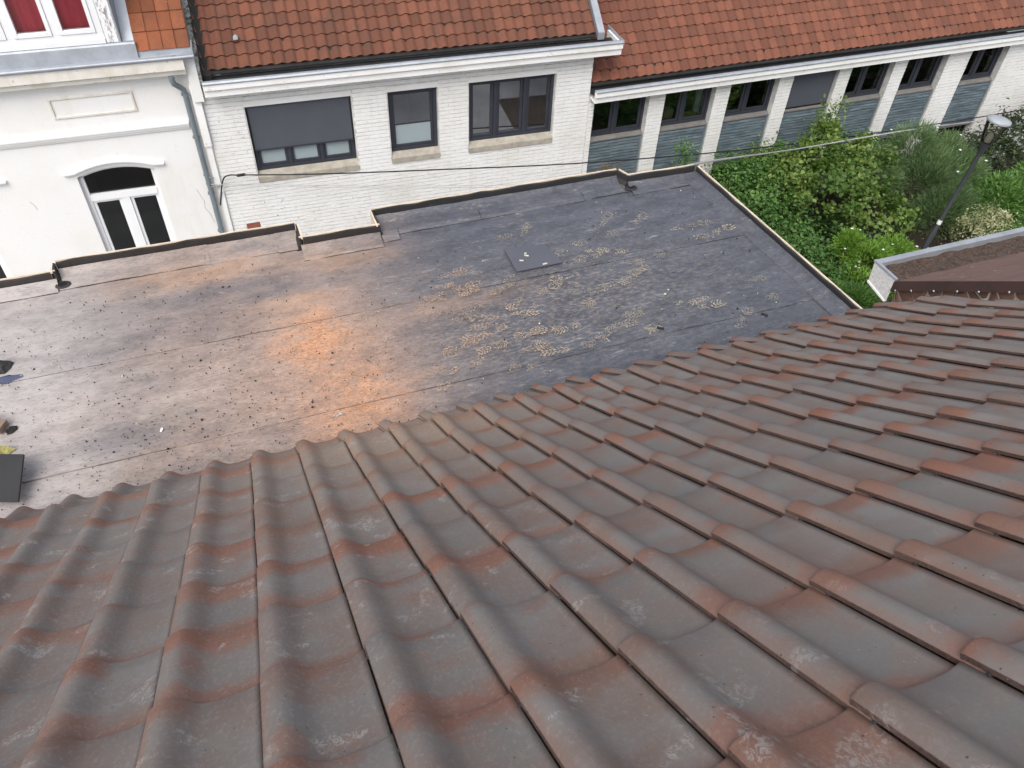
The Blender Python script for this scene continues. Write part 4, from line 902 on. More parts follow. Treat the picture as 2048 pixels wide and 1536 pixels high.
# hairline cracks, iron anchor stain
for pts in ([(-1.28, -8.20), (-1.24, -8.34), (-1.20, -8.46), (-1.22, -8.60), (-1.15, -8.78), (-1.12, -8.95)], [(-4.02, -8.02), (-3.98, -8.10), (-3.96, -8.2)]):
    mb = MB(); mb.tube([fL.pt(u, .001, z) for u, z in pts], .004, 5); mb.build('wall_crack', MAT['sill'], hL)

PANE = MAT['glass']
# ---- low wing on the right
hW, fW = facade('office_wing', 'long low white brick wing with seven windows over blue grey slatted panels', 7.0, nW, tW, YW, DW)
BAY = [(7.07, 8.33), (8.70, 9.91), (10.27, 11.49), (11.85, 13.05), (13.38, 14.57), (14.93, 16.11), (16.78, 17.92)]
ZT, ZS, ZB = -7.40, -8.27, -9.42
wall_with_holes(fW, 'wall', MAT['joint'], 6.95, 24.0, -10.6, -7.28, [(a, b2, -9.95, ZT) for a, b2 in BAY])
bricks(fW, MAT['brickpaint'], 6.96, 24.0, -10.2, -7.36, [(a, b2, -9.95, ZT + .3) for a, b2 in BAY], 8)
slat_me = {}
for i, (a, b2) in enumerate(BAY):
    wn_ = window(fW, a + .002, b2 - .002, ZS + .0, ZT - .002, -.15, (1, 1.25), MAT['anthracite'], .055, .05, None, None, .07, .08)
    fW.profile('metal_sill', MAT['metalsill'], a - .015 if i else a, b2 + .03, [(-.22, ZS - .09), (-.22, ZS - .003), (-.135, ZS - .003), (-.045, ZS - .045), (-.045, ZS - .075), (-.12, ZS - .09)], bevel=.002)
    pn = fW.box('spandrel_panel', MAT['slatback'], a + .002, b2 - .05, -.24, -.085, ZB, ZS - .095)
    nsl = 15; hs = (ZS - .10 - ZB) / nsl
    for k in range(nsl):
        mb = MB(); z0_ = ZB + k * hs; x0, x1 = a + .004 - fW.u0, b2 - .052 - fW.u0; y0 = .084; j1 = random.uniform(-.002, .002)
        mb.hexa([(x0, y0 - .034 + j1, z0_ + .016 - ZG), (x1, y0 - .034 - j1, z0_ + .016 - ZG), (x1, y0, z0_ + .016 - ZG), (x0, y0, z0_ + .016 - ZG), (x0, y0 - .026 + j1, z0_ + hs - .002 - ZG), (x1, y0 - .026 - j1, z0_ + hs - .002 - ZG), (x1, y0, z0_ + hs - .002 - ZG), (x0, y0, z0_ + hs - .002 - ZG)])
        mb.build('slat', MAT['slat'], pn)
    fW.box('panel_trim', MAT['zincdark'], b2 - .048, b2 - .002, -.2, -.04, ZB, ZS - .095)
    # basement light below the panel
    fW.box('panel_foot', MAT['metalsill'], a + .002, b2 - .002, -.22, -.06, ZB - .05, ZB - .002)
    bs = MB(); fW.bx(bs, a + .002, b2 - .002, -.2, -.14, -9.95, -9.91); fW.bx(bs, a + .002, b2 - .002, -.2, -.14, ZB - .09, ZB - .052)
    for k in range(9): u = a + .06 + (b2 - a - .12) * k / 8; fW.bx(bs, u - .008, u + .008, -.17, -.155, -9.91, ZB - .09)
    bw_ = bs.build('basement_window', MAT['anthracite'], hW); fW.box('pane', MAT['glass'], a + .002, b2 - .002, -.195, -.19, -9.91, ZB - .09, bw_)
    room(fW, a - .16, b2 + .16, -10.0, ZT + .1, 2.4, -.31, MAT['dark'])
a, b2 = BAY[3]
bl = fW.box('roller_blind', MAT['blind'], a + .01, b2 - .01, -.10, -.092, ZS + .02, ZT - .004); fW.box('bottom_bar', MAT['cable'], a + .008, b2 - .008, -.108, -.085, ZS - .012, ZS + .02, bl)
box_gutter(fW, 6.96, 24.0, -7.34, .22)
SWg = R(38); me_w, mb_w = small_tile(.200, .235, MAT['clay_wing'], .046)
fW.profile('roof_deck', MAT['bitblack'], 7.0, 24.0, [(-.02, -7.10), (-.02, -7.08), (-4.4, -7.08 + 4.4 * math.tan(SWg) - .08), (-4.4, -7.2 + 4.38 * math.tan(SWg) - .1)])
lay_tiles(hW, fW, me_w, mb_w, MAT['clay_wing'], 7.20, 70, 15, .200, .235, SWg, -7.03, -.05, 299)
# what shows through the wing's windows
item(fW, 'cardboard_box', 'cardboard pieces stacked inside the second wing window', 'cardboard', 8.80, 9.15, -.45, -.28, -8.20, -7.98, MAT['cardboard'])
item(fW, 'yellow_folder', 'yellow folder lying on the sill inside the second wing window', 'folder', 9.30, 9.72, -.40, -.25, -8.20, -8.15, MAT['yellow'])
item(fW, 'hanging_curtain', 'pale curtain strip hanging inside the second wing window', 'curtain', 9.66, 9.80, -.36, -.30, -8.15, -7.42, MAT['voile'])
item(fW, 'hanging_curtain', 'pale curtain strip hanging inside the fifth wing window beside the blind', 'curtain', 13.5, 13.78, -.36, -.30, -8.15, -7.42, MAT['voile'])
item(fW, 'hanging_curtain', 'pale curtain hanging inside the sixth wing window', 'curtain', 15.52, 15.7, -.36, -.30, -8.15, -7.42, MAT['voile'])
item(fW, 'white_bag', 'crumpled pale bag standing inside the third wing window', 'bag', 11.0, 11.25, -.5, -.3, -8.20, -7.80, MAT['voile'])
item(fA, 'side_cabinet', 'dark cabinet standing inside the narrow white brick house window', 'cabinet', 2.72, 3.0, -1.5, -1.1, -8.3, -6.6, MAT['cardboard'])
item(fA, 'blue_armchair', 'blue seat standing inside the three pane window of the brick house', 'seat', 4.3, 5.2, -1.6, -.9, -8.45, -7.6, simple('blue_fabric', (.06, .065, .16), .9, .2, 3, 0))
item(fA, 'white_radiator', 'white radiator under the three pane window inside the brick house', 'radiator', 4.05, 5.6, -.42, -.32, -8.4, -7.93, MAT['pvc'])

# ------------------------------------------------------------------ brown neighbour building at right
XB, YB, ZBr = 6.69, 5.10, -5.41
SB = R(36.8)
br = thing('brown_roofed_outbuilding', 'outbuilding with brown weathered roof, zinc gutter and rubble stone gable', 'outbuilding', (XB, YB, 0))
bo = (XB, YB, -H)
L2 = 2.6; cs, sn = math.cos(SB), math.sin(SB)
def bp_(x, s_, lift=0): return (x, YB - s_ * cs + lift * sn * 0, ZBr + s_ * sn + lift)
XE = 13.5
nx, ny = 18, 10; mb = MB(); SE = -.15; jl = lambda j: SE + (L2 - SE) * j / ny
vs = [(XB + (XE - XB) * i / nx, YB - jl(j) * cs, ZBr + jl(j) * sn + .004 * math.sin(i * 2.2 + j * 1.3)) for j in range(ny + 1) for i in range(nx + 1)]
mb.add(vs, [(j * (nx + 1) + i, (j + 1) * (nx + 1) + i, (j + 1) * (nx + 1) + i + 1, j * (nx + 1) + i + 1) for j in range(ny) for i in range(nx)], True)
mb.hexa([bp_(XB, SE, -.05), bp_(XE, SE, -.05), bp_(XE, L2, -.09), bp_(XB, L2, -.09), bp_(XB, SE, -.012), bp_(XE, SE, -.012), bp_(XE, L2, -.012), bp_(XB, L2, -.012)])
mb.build('roof_sheet', MAT['shingle'], br, bo)
mb = MB(); mb.hexa([bp_(XB - .03, -.02, -.125), bp_(XB, -.02, -.125), bp_(XB, L2, -.125), bp_(XB - .03, L2, -.125), bp_(XB - .03, -.12, .008), bp_(XB, -.12, .008), bp_(XB, L2, .008), bp_(XB - .03, L2, .008)]); vf = mb.build('verge_flashing', MAT['wet'], br, bo)
for s_ in (.06, .29, .60, .90, 1.16, 1.5, 1.85, 2.2):
    mb = MB(); c = Vector(bp_(XB - .034, s_, -.118)); n = 10
    for rr_, dx in ((.014, 0), (.012, -.008), (.004, -.011)): pass
    ring = [[(c.x + dx, c.y + rr_ * math.cos(6.283 * k / n), c.z + rr_ * math.sin(6.283 * k / n)) for k in range(n)] for rr_, dx in ((.012, 0), (.010, -.006), (.004, -.009))]
    mb.add([p for r_ in ring for p in r_], [(j * n + k, j * n + (k + 1) % n, (j + 1) * n + (k + 1) % n, (j + 1) * n + k) for j in range(2) for k in range(n)], True); mb.add(ring[2], [tuple(range(n))]); mb.build('screw_cap', MAT['zinc'], vf, bo)
mb = MB(); mb.box(XB, XE, YB + .01, YB + .30, ZBr - .16, ZBr - .035); nn_ = 60
vs = []
for i in range(nn_ + 1):
    for j in range(5): vs.append((XB + .02 + (XE - XB - .02) * i / nn_, YB + .0 + .30 * j / 4, ZBr - .03 + random.uniform(-.012, .022)))
mb.add(vs, [(i * 5 + j, (i + 1) * 5 + j, (i + 1) * 5 + j + 1, i * 5 + j + 1) for i in range(nn_) for j in range(4)], True); mb.build('gutter_debris', MAT['debris'], br, bo)
mb = MB(); mb.box(XB - .015, XE, YB + .30, YB + .375, ZBr - .06, ZBr + .045); mb.box(XB - .015, XE, YB + .30, YB + .315, ZBr - .2, ZBr - .06); mb.build('gutter_lip', MAT['zinc'], br, bo, bevel=.01)
for k in range(1, 6):
    mb = MB(); x = XB + .55 * k * 1.3; mb.box(x, x + .015, YB + .298, YB + .379, ZBr - .05, ZBr + .048); mb.build('gutter_joint', MAT['zinc'], br, bo)
mb = MB(); mb.box(XB - .045, XB - .012, YB + .0, YB + .375, ZBr + .02, ZBr + .045); mb.build('gutter_end', MAT['zinc'], br, bo)
mb = MB(); mb.prism([(YB + .02, ZBr + .018), (YB + .36, ZBr + .018), (YB + .34, ZBr - .22), (YB + .02, ZBr - .27)], 'x', XB - .04, XB - .015); eb = mb.build('end_board', MAT['roughcast'], br, bo)
mb = MB(); mb.prism([(YB + .02, ZBr - .272), (YB + .342, ZBr - .222), (YB + .342, ZBr - .245), (YB + .02, ZBr - .295)], 'x', XB - .052, XB - .012); mb.build('end_board_edge', MAT['whitewood'], eb, bo)
mb = MB(); pr2 = [];
for i in range(61): x = XB + .12 + 3.2 * i / 60; pr2.append(Vector(bp_(x, SE + .004 + random.uniform(-.004, .004), .006)))
mb.tube(pr2, [random.choice((.001, .003, .006, .007)) for _ in pr2], 5); mb.build('eaves_trim', MAT['chip'], br, bo)
# crazy-paved rubble gable
mb = MB(); gy0, gy1 = YB - 2.3, YB + .0
mb.prism([(gy0, -10.6), (gy1, -10.6), (gy1, ZBr - .12), (gy0, ZBr - .12 + 2.3 * math.tan(SB))], 'x', XB + .05, XB + .35); gw = mb.build('gable_wall', MAT['mortar'], br, bo)
mb = MB(); mb.box(XB + .36, XE, YB - .3, YB, -10.6, ZBr - .17); mb.build('rear_wall', MAT['mortar'], br, bo)
rs = random.Random(4)
def clip_poly(poly, a, b2, c):     # keep a*x+b*y<=c
    out = []
    for i in range(len(poly)):
        p, q = poly[i], poly[(i + 1) % len(poly)]; dp_, dq = a * p[0] + b2 * p[1] - c, a * q[0] + b2 * q[1] - c
        if dp_ <= 0: out.append(p)
        if dp_ * dq < 0: t = dp_ / (dp_ - dq); out.append((p[0] + (q[0] - p[0]) * t, p[1] + (q[1] - p[1]) * t))
    return out
seeds = [(gy0 + .06 + .145 * i + rs.uniform(-.05, .05) + (.07 if j % 2 else 0), ZBr - 1.75 + .115 * j + rs.uniform(-.04, .04)) for i in range(16) for j in range(29)]
seeds = [s for s in seeds if s[1] < ZBr - .14 + (YB - s[0]) * math.tan(SB) and s[1] > ZBr - 1.3 + (YB - s[0]) * math.tan(SB) * .75 and gy0 < s[0] < gy1]
nst = 0
for s in seeds:
    poly = [(s[0] - .2, s[1] - .2), (s[0] + .2, s[1] - .2), (s[0] + .2, s[1] + .2), (s[0] - .2, s[1] + .2)]
    for t in seeds:
        if t is s: continue
        dx, dy = t[0] - s[0], t[1] - s[1]; d2 = math.hypot(dx, dy)
        if d2 > .45: continue
        poly = clip_poly(poly, dx / d2, dy / d2, (dx * (s[0] + t[0]) / 2 + dy * (s[1] + t[1]) / 2) / d2 - .012)
        if len(poly) < 3: break
    if len(poly) < 3: continue
    poly = clip_poly(clip_poly(poly, 1, 0, gy1 - .005), -1, 0, -gy0 - .0)
    poly = clip_poly(poly, math.tan(SB), 1, ZBr - .13 + YB * math.tan(SB))
    if len(poly) < 3: continue
    n = len(poly); e = rs.uniform(.012, .03); cxp, cyp = sum(p[0] for p in poly) / n, sum(p[1] for p in poly) / n; mb = MB()
    base = [(XB + .052, p[0], p[1]) for p in poly]; top = [(XB + .05 - e, cxp + (p[0] - cxp) * .86, cyp + (p[1] - cyp) * .86) for p in poly]; ctr = [(XB + .045 - e, cxp, cyp)]
    mb.add(base + top + ctr, [(i, (i + 1) % n, n + (i + 1) % n, n + i) for i in range(n)] + [(n + i, n + (i + 1) % n, 2 * n) for i in range(n)]); nst += 1
    mb.build('stone', MAT['rubble'], gw, bo)
    if nst >= 290: break

# terracotta block behind the parapet
P = at(508, 453, -4.22); tb = thing('terracotta_vent', 'small terracotta vent block behind the parapet before the white brick wall', 'vent', (P.x, P.y + .02, 0))
mb = MB(); mb.box(-.045, .045, -.035, .035, 0, H - 4.28); mb.build('duct', MAT['terracotta'], tb)
mb = MB(); mb.box(-.06, .06, -.05, .05, H - 4.28, H - 4.22); mb.build('cap', MAT['terracotta'], tb, bevel=.008)

# ------------------------------------------------------------------ cables
def onA(px, py, w_): 
    d_ = CF + CR * ((px - 1024) / F_PX) - CU * ((py - 768) / F_PX); return d_ * ((D0 - w_) / d_.dot(nA))
def cable(name, label, pts, r_, mat, cat='cable'):
    P_ = [Vector(p) for p in pts]; sm = []
    for i in range(len(P_) - 1):
        p0, p1, p2, p3 = P_[max(i - 1, 0)], P_[i], P_[i + 1], P_[min(i + 2, len(P_) - 1)]
        for k in range(8):
            t = k / 8; sm.append(.5 * ((2 * p1) + (-p0 + p2) * t + (2 * p0 - 5 * p1 + 4 * p2 - p3) * t * t + (-p0 + 3 * p1 - 3 * p2 + p3) * t ** 3))
    sm.append(P_[-1]); c = sm[0].copy(); mb = MB(); mb.tube([p - c for p in sm], r_, 6)
    o = mb.build(name, mat); o.location = (c.x, c.y, c.z + H); tag(o, label, cat); return o
cable('power_cable', 'thick black cable sagging from the left house across the white brick wall', [onA(441, 410, .05), onA(443, 378, .08), onA(448, 356, .12), onA(462, 350, .2), onA(480, 350, .3), onA(640, 348, .5), onA(860, 340, .6), onA(1165, 326, .7), onA(1480, 300, .7), onA(1750, 266, .7), onA(2048, 219, .7), onA(2400, 150, .7)], .013, MAT['cable'])
P = onA(482, 350, .3); mb = MB(); mb.tube([(-.08, 0, 0), (-.06, 0, 0), (.06, 0, 0), (.08, 0, 0)], [.014, .028, .028, .014], 8); o = mb.build('cable_clamp', MAT['cable']); o.location = (P.x, P.y, P.z + H); tag(o, 'black cable clamp on the thick cable beside the downpipe', 'clamp')
cable('thin_wire', 'upper thin grey wire stretched across the lower white brick wall', [onA(412, 368, .1), onA(560, 370, .3), onA(830, 372, .5), onA(1100, 367, .6), onA(1245, 352, .65)], .0045, MAT['wire'], 'wire')
cable('thin_wire', 'lower thin grey wire stretched across the lower white brick wall', [onA(412, 369, .1), onA(560, 373, .3), onA(830, 376, .5), onA(1100, 371, .6), onA(1245, 356, .65)], .0045, MAT['wire'], 'wire')
cable('pale_rope', 'pale rope rising from the flat roof corner over the shrubs to the wing', [at(1372, 348, -4.05), at(1392, 334, -4.1) + Vector((.4, .5, -.3)), onA(1600, 297, 2.2), onA(1800, 263, 1.2), onA(1966, 241, .3)], .014, MAT['wire'], 'rope')
for (px, py, lb) in ((410, 350, 'upper iron wall hook left of the grey downpipe'), (415, 368, 'lower iron wall hook left of the grey downpipe')):
    P = onA(px, py, .02); mb = MB(); mb.tube([(0, .02, 0), (0, -.08, 0), (.05, -.10, -.01), (.14, -.10, -.02)], .010, 6); mb.tube([(0, .02, 0), (0, -.005, 0)], .03, 8); o = mb.build('wall_hook', MAT['zincdark']); o.location = (P.x, P.y, P.z + H); tag(o, lb, 'hook', 'iron hooks on the rendered wall')

# ------------------------------------------------------------------ street lamp
LX, LY = 13.27, 9.95
lp = thing('street_lamp', 'dark grey street lamp with conical glass head among the garden shrubs', 'lamp', (LX, LY, .05))
lp.rotation_euler = (0, R(6.6), 0); hh = H - 6.86 - .05
mb = MB(); mb.tube([(0, 0, -.1), (0, 0, 1.25), (0, 0, 1.27), (0, 0, hh - 1.05), (0, 0, hh - .74)], [.058, .058, .045, .042, .042], 14); mb.build('pole', MAT['darksteel'], lp)
mb = MB(); mb.tube([(0, 0, hh - .74), (0, 0, hh - .69), (0, 0, hh - .52), (0, 0, hh - .44)], [.043, .05, .085, .115], 16); mb.build('neck', MAT['darksteel'], lp)
mb = MB(); n = 24
rg = lambda r_, z: [(r_ * math.cos(6.2832 * k / n), r_ * math.sin(6.2832 * k / n), z) for k in range(n)]
mb.add(rg(.112, hh - .445) + rg(.155, hh - .25) + rg(.197, hh - .03), [(j * n + k, j * n + (k + 1) % n, (j + 1) * n + (k + 1) % n, (j + 1) * n + k) for j in range(2) for k in range(n)], True); mb.build('glass_cone', MAT['lampglass'], lp)
mb = MB(); mb.add(rg(.215, hh - .035) + rg(.225, hh - .01) + rg(.22, hh + .015) + rg(.12, hh + .04) + rg(.01, hh + .045), [(j * n + k, j * n + (k + 1) % n, (j + 1) * n + (k + 1) % n, (j + 1) * n + k) for j in range(4) for k in range(n)], True); mb.add(rg(.215, hh - .035), [tuple(range(n))[::-1]]); mb.build('lid', simple('lamp_lid', (.36, .39, .42), .45, .15, 4, 0), lp)
for k in range(3):
    a = k * 2.094 + .4; mb = MB(); mb.tube([(.118 * math.cos(a), .118 * math.sin(a), hh - .445), (.160 * math.cos(a), .160 * math.sin(a), hh - .25), (.203 * math.cos(a), .203 * math.sin(a), hh - .03)], .009, 6); mb.build('rib', MAT['darksteel'], lp)
mb = MB(); mb.tube([(0, 0, hh - .445), (0, 0, hh - .39), (0, 0, hh - .30), (0, 0, hh - .265), (0, 0, hh - .25)], [.06, .062, .055, .035, .01], 12); mb.build('bulb_housing', simple('lamp_bulb', (.55, .53, .47), .5, .1, 3, 0), lp)
mb = MB(); mb.tube([(0, 0, 1.42), (0, 0, 1.52)], .0455, 14, False); mb.build('sticker', MAT['paper'], lp)

# ------------------------------------------------------------------ planting
def leaf_mesh(name, mat, pos, nrm, size, aspect, shade, rs, fold=.25):
    n = len(pos); nrm = nrm / np.linalg.norm(nrm, axis=1, keepdims=True)
    t = rs.normal(size=(n, 3)); t -= nrm * (t * nrm).sum(1, keepdims=True); t /= np.linalg.norm(t, axis=1, keepdims=True); b2 = np.cross(nrm, t)
    L = size[:, None]; W = L * aspect
    v = np.empty((n, 4, 3)); v[:, 0] = pos - t * L * .5; v[:, 1] = pos + b2 * W * .5 + nrm * W * fold; v[:, 2] = pos + t * L * .5; v[:, 3] = pos - b2 * W * .5 + nrm * W * fold
    me = bpy.data.meshes.new(name); me.vertices.add(4 * n); me.vertices.foreach_set('co', v.reshape(-1)); i = np.arange(n) * 4
    tri = np.stack([i, i + 1, i + 2, i, i + 2, i + 3], 1).reshape(-1)
    me.loops.add(6 * n); me.loops.foreach_set('vertex_index', tri); me.polygons.add(2 * n); me.polygons.foreach_set('loop_start', np.arange(2 * n) * 3)
    me.update(calc_edges=True); a = me.attributes.new('shade', 'FLOAT', 'POINT'); a.data.foreach_set('value', np.repeat(shade, 4)); me.materials.append(mat); me.validate(); return me
def cloud(blobs, n, rs, clump=90, spread=.17):
    clump = int(clump * .62); spread *= .86; bl_ = np.array(blobs, float); vol = (bl_[:, 3] * bl_[:, 4] * bl_[:, 5]) ** .67; pr_ = vol / vol.sum()
    k = rs.choice(len(bl_), clump, p=pr_); dd = rs.normal(size=(clump, 3)); dd[:, 2] = np.abs(dd[:, 2]) * .9 - .25 * rs.rand(clump); dd /= np.linalg.norm(dd, axis=1, keepdims=True)
    rad = (.55 + .5 * rs.rand(clump) ** .7)[:, None]; cc = bl_[k, :3] + dd * bl_[k, 3:] * rad
    j = rs.choice(clump, n); s_ = spread * (.6 + .8 * rs.rand(clump))[j][:, None]
    pos = cc[j] + rs.normal(size=(n, 3)) * s_ * np.array([1, 1, .75]); nr = dd[j] * .5 + rs.normal(size=(n, 3)) * .55 + np.array([0, 0, .55])
    sh = np.clip(.5 + .22 * rs.normal(size=n) + .22 * rs.normal(size=clump)[j], 0, 1); pos[:, 2] = np.maximum(pos[:, 2], .05); return pos, nr, sh
def shrub(name, label, base, blobs, n, size, aspect, mat, seed, clump=90, spread=.17, cat='shrub', stems=6, flowers=0, group=None, fl_r=.035):
    rs = np.random.RandomState(seed); rt = thing(name, label, cat, (base[0], base[1], .05), 0, group)
    pos, nr, sh = cloud(blobs, n, rs, clump, spread); sz = size * (.65 + .7 * rs.rand(n))
    o = bpy.data.objects.new('crown', leaf_mesh('crown', mat, pos, nr, sz, aspect, sh, rs)); COL.objects.link(o); o.parent = rt
    mb = MB(); bl_ = blobs
    for k in range(stems):
        b2 = bl_[k % len(bl_)]; e = Vector((b2[0] + rs.uniform(-.6, .6) * b2[3], b2[1] + rs.uniform(-.6, .6) * b2[4], b2[2] + rs.uniform(.1, .6) * b2[5])); s0 = Vector((rs.uniform(-.1, .1), rs.uniform(-.1, .1), -.05)); md = (s0 + e) / 2 + Vector((rs.uniform(-.1, .1), rs.uniform(-.1, .1), .1)); mb.tube([s0, md, e], [.016, .011, .004], 5)
    mb.build('stems', MAT['stem'], rt)
    if flowers:
        fm = MB()
        for k in range(flowers):
            b2 = bl_[rs.randint(len(bl_))]; d_ = rs.normal(size=3); d_[2] = abs(d_[2]) + .3; d_[1] -= .5; d_ /= np.linalg.norm(d_); c = Vector((b2[0] + d_[0] * b2[3] * 1.02, b2[1] + d_[1] * b2[4] * 1.02, b2[2] + d_[2] * b2[5] * 1.05)); r_ = fl_r * rs.uniform(.6, 1.2)
            nn = 5; pts = [c]; 
            for q in range(nn * 2): a = math.pi * q / nn; rr_ = r_ * (1 if q % 2 else .6); pts.append(c + Vector((rr_ * math.cos(a), rr_ * math.sin(a) * .9, rr_ * .35)))
            fm.add(pts, [(0, q + 1, (q + 1) % (2 * nn) + 1) for q in range(2 * nn)])
        fm.build('flowers', MAT['petal'], rt)
    return rt
def strands(name, label, base, blobs, n, length, width, mat, seed, cat='shrub', flowers=0, upb=1.0, clump=120):
    rs = np.random.RandomState(seed); rt = thing(name, label, cat, (base[0], base[1], .05)); bl_ = np.array(blobs, float)
    vol = (bl_[:, 3] * bl_[:, 4] * bl_[:, 5]) ** .67; kc = rs.choice(len(bl_), clump, p=vol / vol.sum()); dc = rs.normal(size=(clump, 3)); dc[:, 2] = np.abs(dc[:, 2]) - .3 * rs.rand(clump); dc /= np.linalg.norm(dc, axis=1, keepdims=True)
    j = rs.choice(clump, n); k = kc[j]; dd = dc[j] + rs.normal(size=(n, 3)) * .28; dd /= np.linalg.norm(dd, axis=1, keepdims=True)
    rad = (.45 + .5 * rs.rand(n))[:, None]; p0 = bl_[k, :3] + dd * bl_[k, 3:] * rad; dr = dd * .8 + rs.normal(size=(n, 3)) * .32 + np.array([0, 0, upb]); dr /= np.linalg.norm(dr, axis=1, keepdims=True)
    L = length * (.5 + .9 * rs.rand(n))[:, None]; sd_ = np.cross(dr, rs.normal(size=(n, 3))); sd_ /= np.linalg.norm(sd_, axis=1, keepdims=True)
    p1 = p0 + dr * L * .55; p2 = p0 + dr * L + np.array([0, 0, -.12]) * L; W = width * (.7 + .6 * rs.rand(n))[:, None]
    v = np.empty((n, 5, 3)); v[:, 0] = p0 - sd_ * W * .6; v[:, 1] = p0 + sd_ * W * .6; v[:, 2] = p1 + sd_ * W; v[:, 3] = p1 - sd_ * W; v[:, 4] = p2; v[:, :, 2] = np.maximum(v[:, :, 2], .02)
    me = bpy.data.meshes.new('crown'); me.vertices.add(5 * n); me.vertices.foreach_set('co', v.reshape(-1)); i = np.arange(n) * 5; tri = np.stack([i, i + 1, i + 2, i, i + 2, i + 3, i + 3, i + 2, i + 4], 1).reshape(-1)
    me.loops.add(9 * n); me.loops.foreach_set('vertex_index', tri); me.polygons.add(3 * n); me.polygons.foreach_set('loop_start', np.arange(3 * n) * 3); me.update(calc_edges=True)
    sh = np.clip(.5 + .2 * rs.normal(size=n) + .22 * rs.normal(size=clump)[j], 0, 1); a = me.attributes.new('shade', 'FLOAT', 'POINT'); a.data.foreach_set('value', np.repeat(sh, 5)); me.materials.append(mat); me.validate()
    o = bpy.data.objects.new('crown', me); COL.objects.link(o); o.parent = rt
    mb = MB()
    for q in range(8):
        b2 = blobs[q % len(blobs)]; e = Vector((b2[0] + rs.uniform(-.6, .6) * b2[3], b2[1] + rs.uniform(-.6, .6) * b2[4], b2[2] + rs.uniform(0, .5) * b2[5])); mb.tube([(rs.uniform(-.1, .1), rs.uniform(-.1, .1), -.05), e * .5 + Vector((0, 0, .1)), e], [.016, .012, .005], 5)
    mb.build('stems', MAT['stem'], rt)
    if flowers:
        fm = MB()
        for q in range(flowers):
            b2 = blobs[rs.randint(len(blobs))]; d_ = rs.normal(size=3); d_[2] = abs(d_[2]) + .5; d_[1] -= .6; d_ /= np.linalg.norm(d_); c = Vector([b2[i2] + d_[i2] * b2[3 + i2] * 1.08 for i2 in range(3)]); r_ = .035 * rs.uniform(.7, 1.2); pts = [c]
            for s_ in range(10): a_ = math.pi * s_ / 5; rr_ = r_ * (1 if s_ % 2 else .55); pts.append(c + Vector((rr_ * math.cos(a_), rr_ * math.sin(a_), rr_ * .3)))
            fm.add(pts, [(0, s_ + 1, (s_ + 1) % 10 + 1) for s_ in range(10)])
        fm.build('flowers', MAT['petal'], rt)
    return rt
# leafy clematis-like bank beside the flat roof
shrub('leafy_shrub', 'dense mid green leafy shrub behind the flat roof corner', (10.2, 11.7), [(0, 0, .9, 1.0, .8, .75), (-.75, .6, .9, .7, .6, .7), (.6, -.6, .65, .7, .6, .55), (.5, .6, 1.2, .6, .5, .5)], 6000, .085, .62, MAT['leaf_mid'], 1, 130)
shrub('leafy_shrub', 'dense mid green leafy shrub spreading along the middle of the parapet', (10.3, 10.2), [(0, 0, .75, .9, .85, .6), (.3, -.8, .6, .7, .6, .5), (-.5, .3, .6, .6, .6, .5)], 5000, .085, .62, MAT['leaf_mid'], 2, 130)
shrub('ground_shrub', 'dark leafy low shrub nearest the right parapet end', (10.3, 8.9), [(0, 0, .45, .8, .7, .45), (.6, .4, .5, .6, .5, .4)], 3200, .08, .6, MAT['leaf_deep'], 3, 100, flowers=5)
shrub('hazel_shrub', 'large yellow green hazel shrub with tiered branches before the wing', (12.3, 11.9), [(0, 0, 1.15, 1.2, 1.0, .75), (.6, -.7, 1.0, .9, .7, .55), (-.9, .3, 1.25, .8, .7, .6), (.2, .5, 1.9, .8, .6, .45), (.9, .3, 1.6, .7, .6, .4), (-.5, -.2, 1.75, .6, .5, .35)], 8200, .10, .72, MAT['leaf_hazel'], 4, 130, .16)
shrub('under_shrub', 'deep green shrub in the shade below the hazel', (11.7, 11.1), [(0, 0, .55, .9, .6, .5), (.9, -.3, .5, .7, .5, .45)], 3000, .075, .6, MAT['leaf_deep'], 5, 90)
strands('feathery_shrub', 'big feathery dark green shrub before the sixth and seventh wing windows', (14.6, 11.6), [(0, 0, 1.1, 1.0, .9, 1.0), (-1.1, .5, 1.2, .7, .7, .8), (.9, .1, 1.0, .8, .7, .9), (.1, -.7, .8, .9, .6, .7), (-.2, .6, 1.7, .8, .5, .7), (.9, .6, 1.4, .5, .4, .6)], 30000, .15, .0055, MAT['leaf_feather'], 6, flowers=7, upb=.45, clump=150)
strands('lime_shrub', 'bright lime green arching shrub dotted with white flowers', (11.9, 9.9), [(0, 0, .75, .6, .5, .5), (.7, .15, .65, .55, .5, .5), (-.5, -.35, .55, .5, .45, .4), (.3, -.4, .5, .5, .4, .4), (1.15, -.1, .5, .45, .4, .35), (-.25, .4, .95, .4, .35, .4)], 14000, .10, .010, MAT['leaf_lime'], 7, flowers=14, upb=.2)
strands('grassy_shrub', 'mid green fine leaved shrub just above the tiled verge end', (10.9, 9.0), [(0, 0, .6, .55, .45, .5), (.5, .2, .5, .45, .4, .4), (-.4, .25, .75, .35, .3, .35), (.2, -.35, .4, .4, .3, .3)], 9000, .10, .009, MAT['leaf_grass'], 8, upb=.25)
shrub('variegated_shrub', 'cream variegated shrub right of the street lamp', (14.3, 9.6), [(0, 0, .9, .62, .55, .62), (.25, .1, 1.35, .42, .4, .35), (-.25, -.1, .6, .45, .4, .4), (.45, 0, .7, .4, .4, .4)], 4600, .065, .45, MAT['leaf_varieg'], 9, 110, .11)
shrub('white_flowered_plant', 'low plant with white blooms at the lamp foot behind the zinc gutter', (13.3, 9.3), [(0, 0, .45, .45, .35, .35)], 1200, .07, .6, MAT['leaf_mid'], 10, 50, .1, flowers=16)
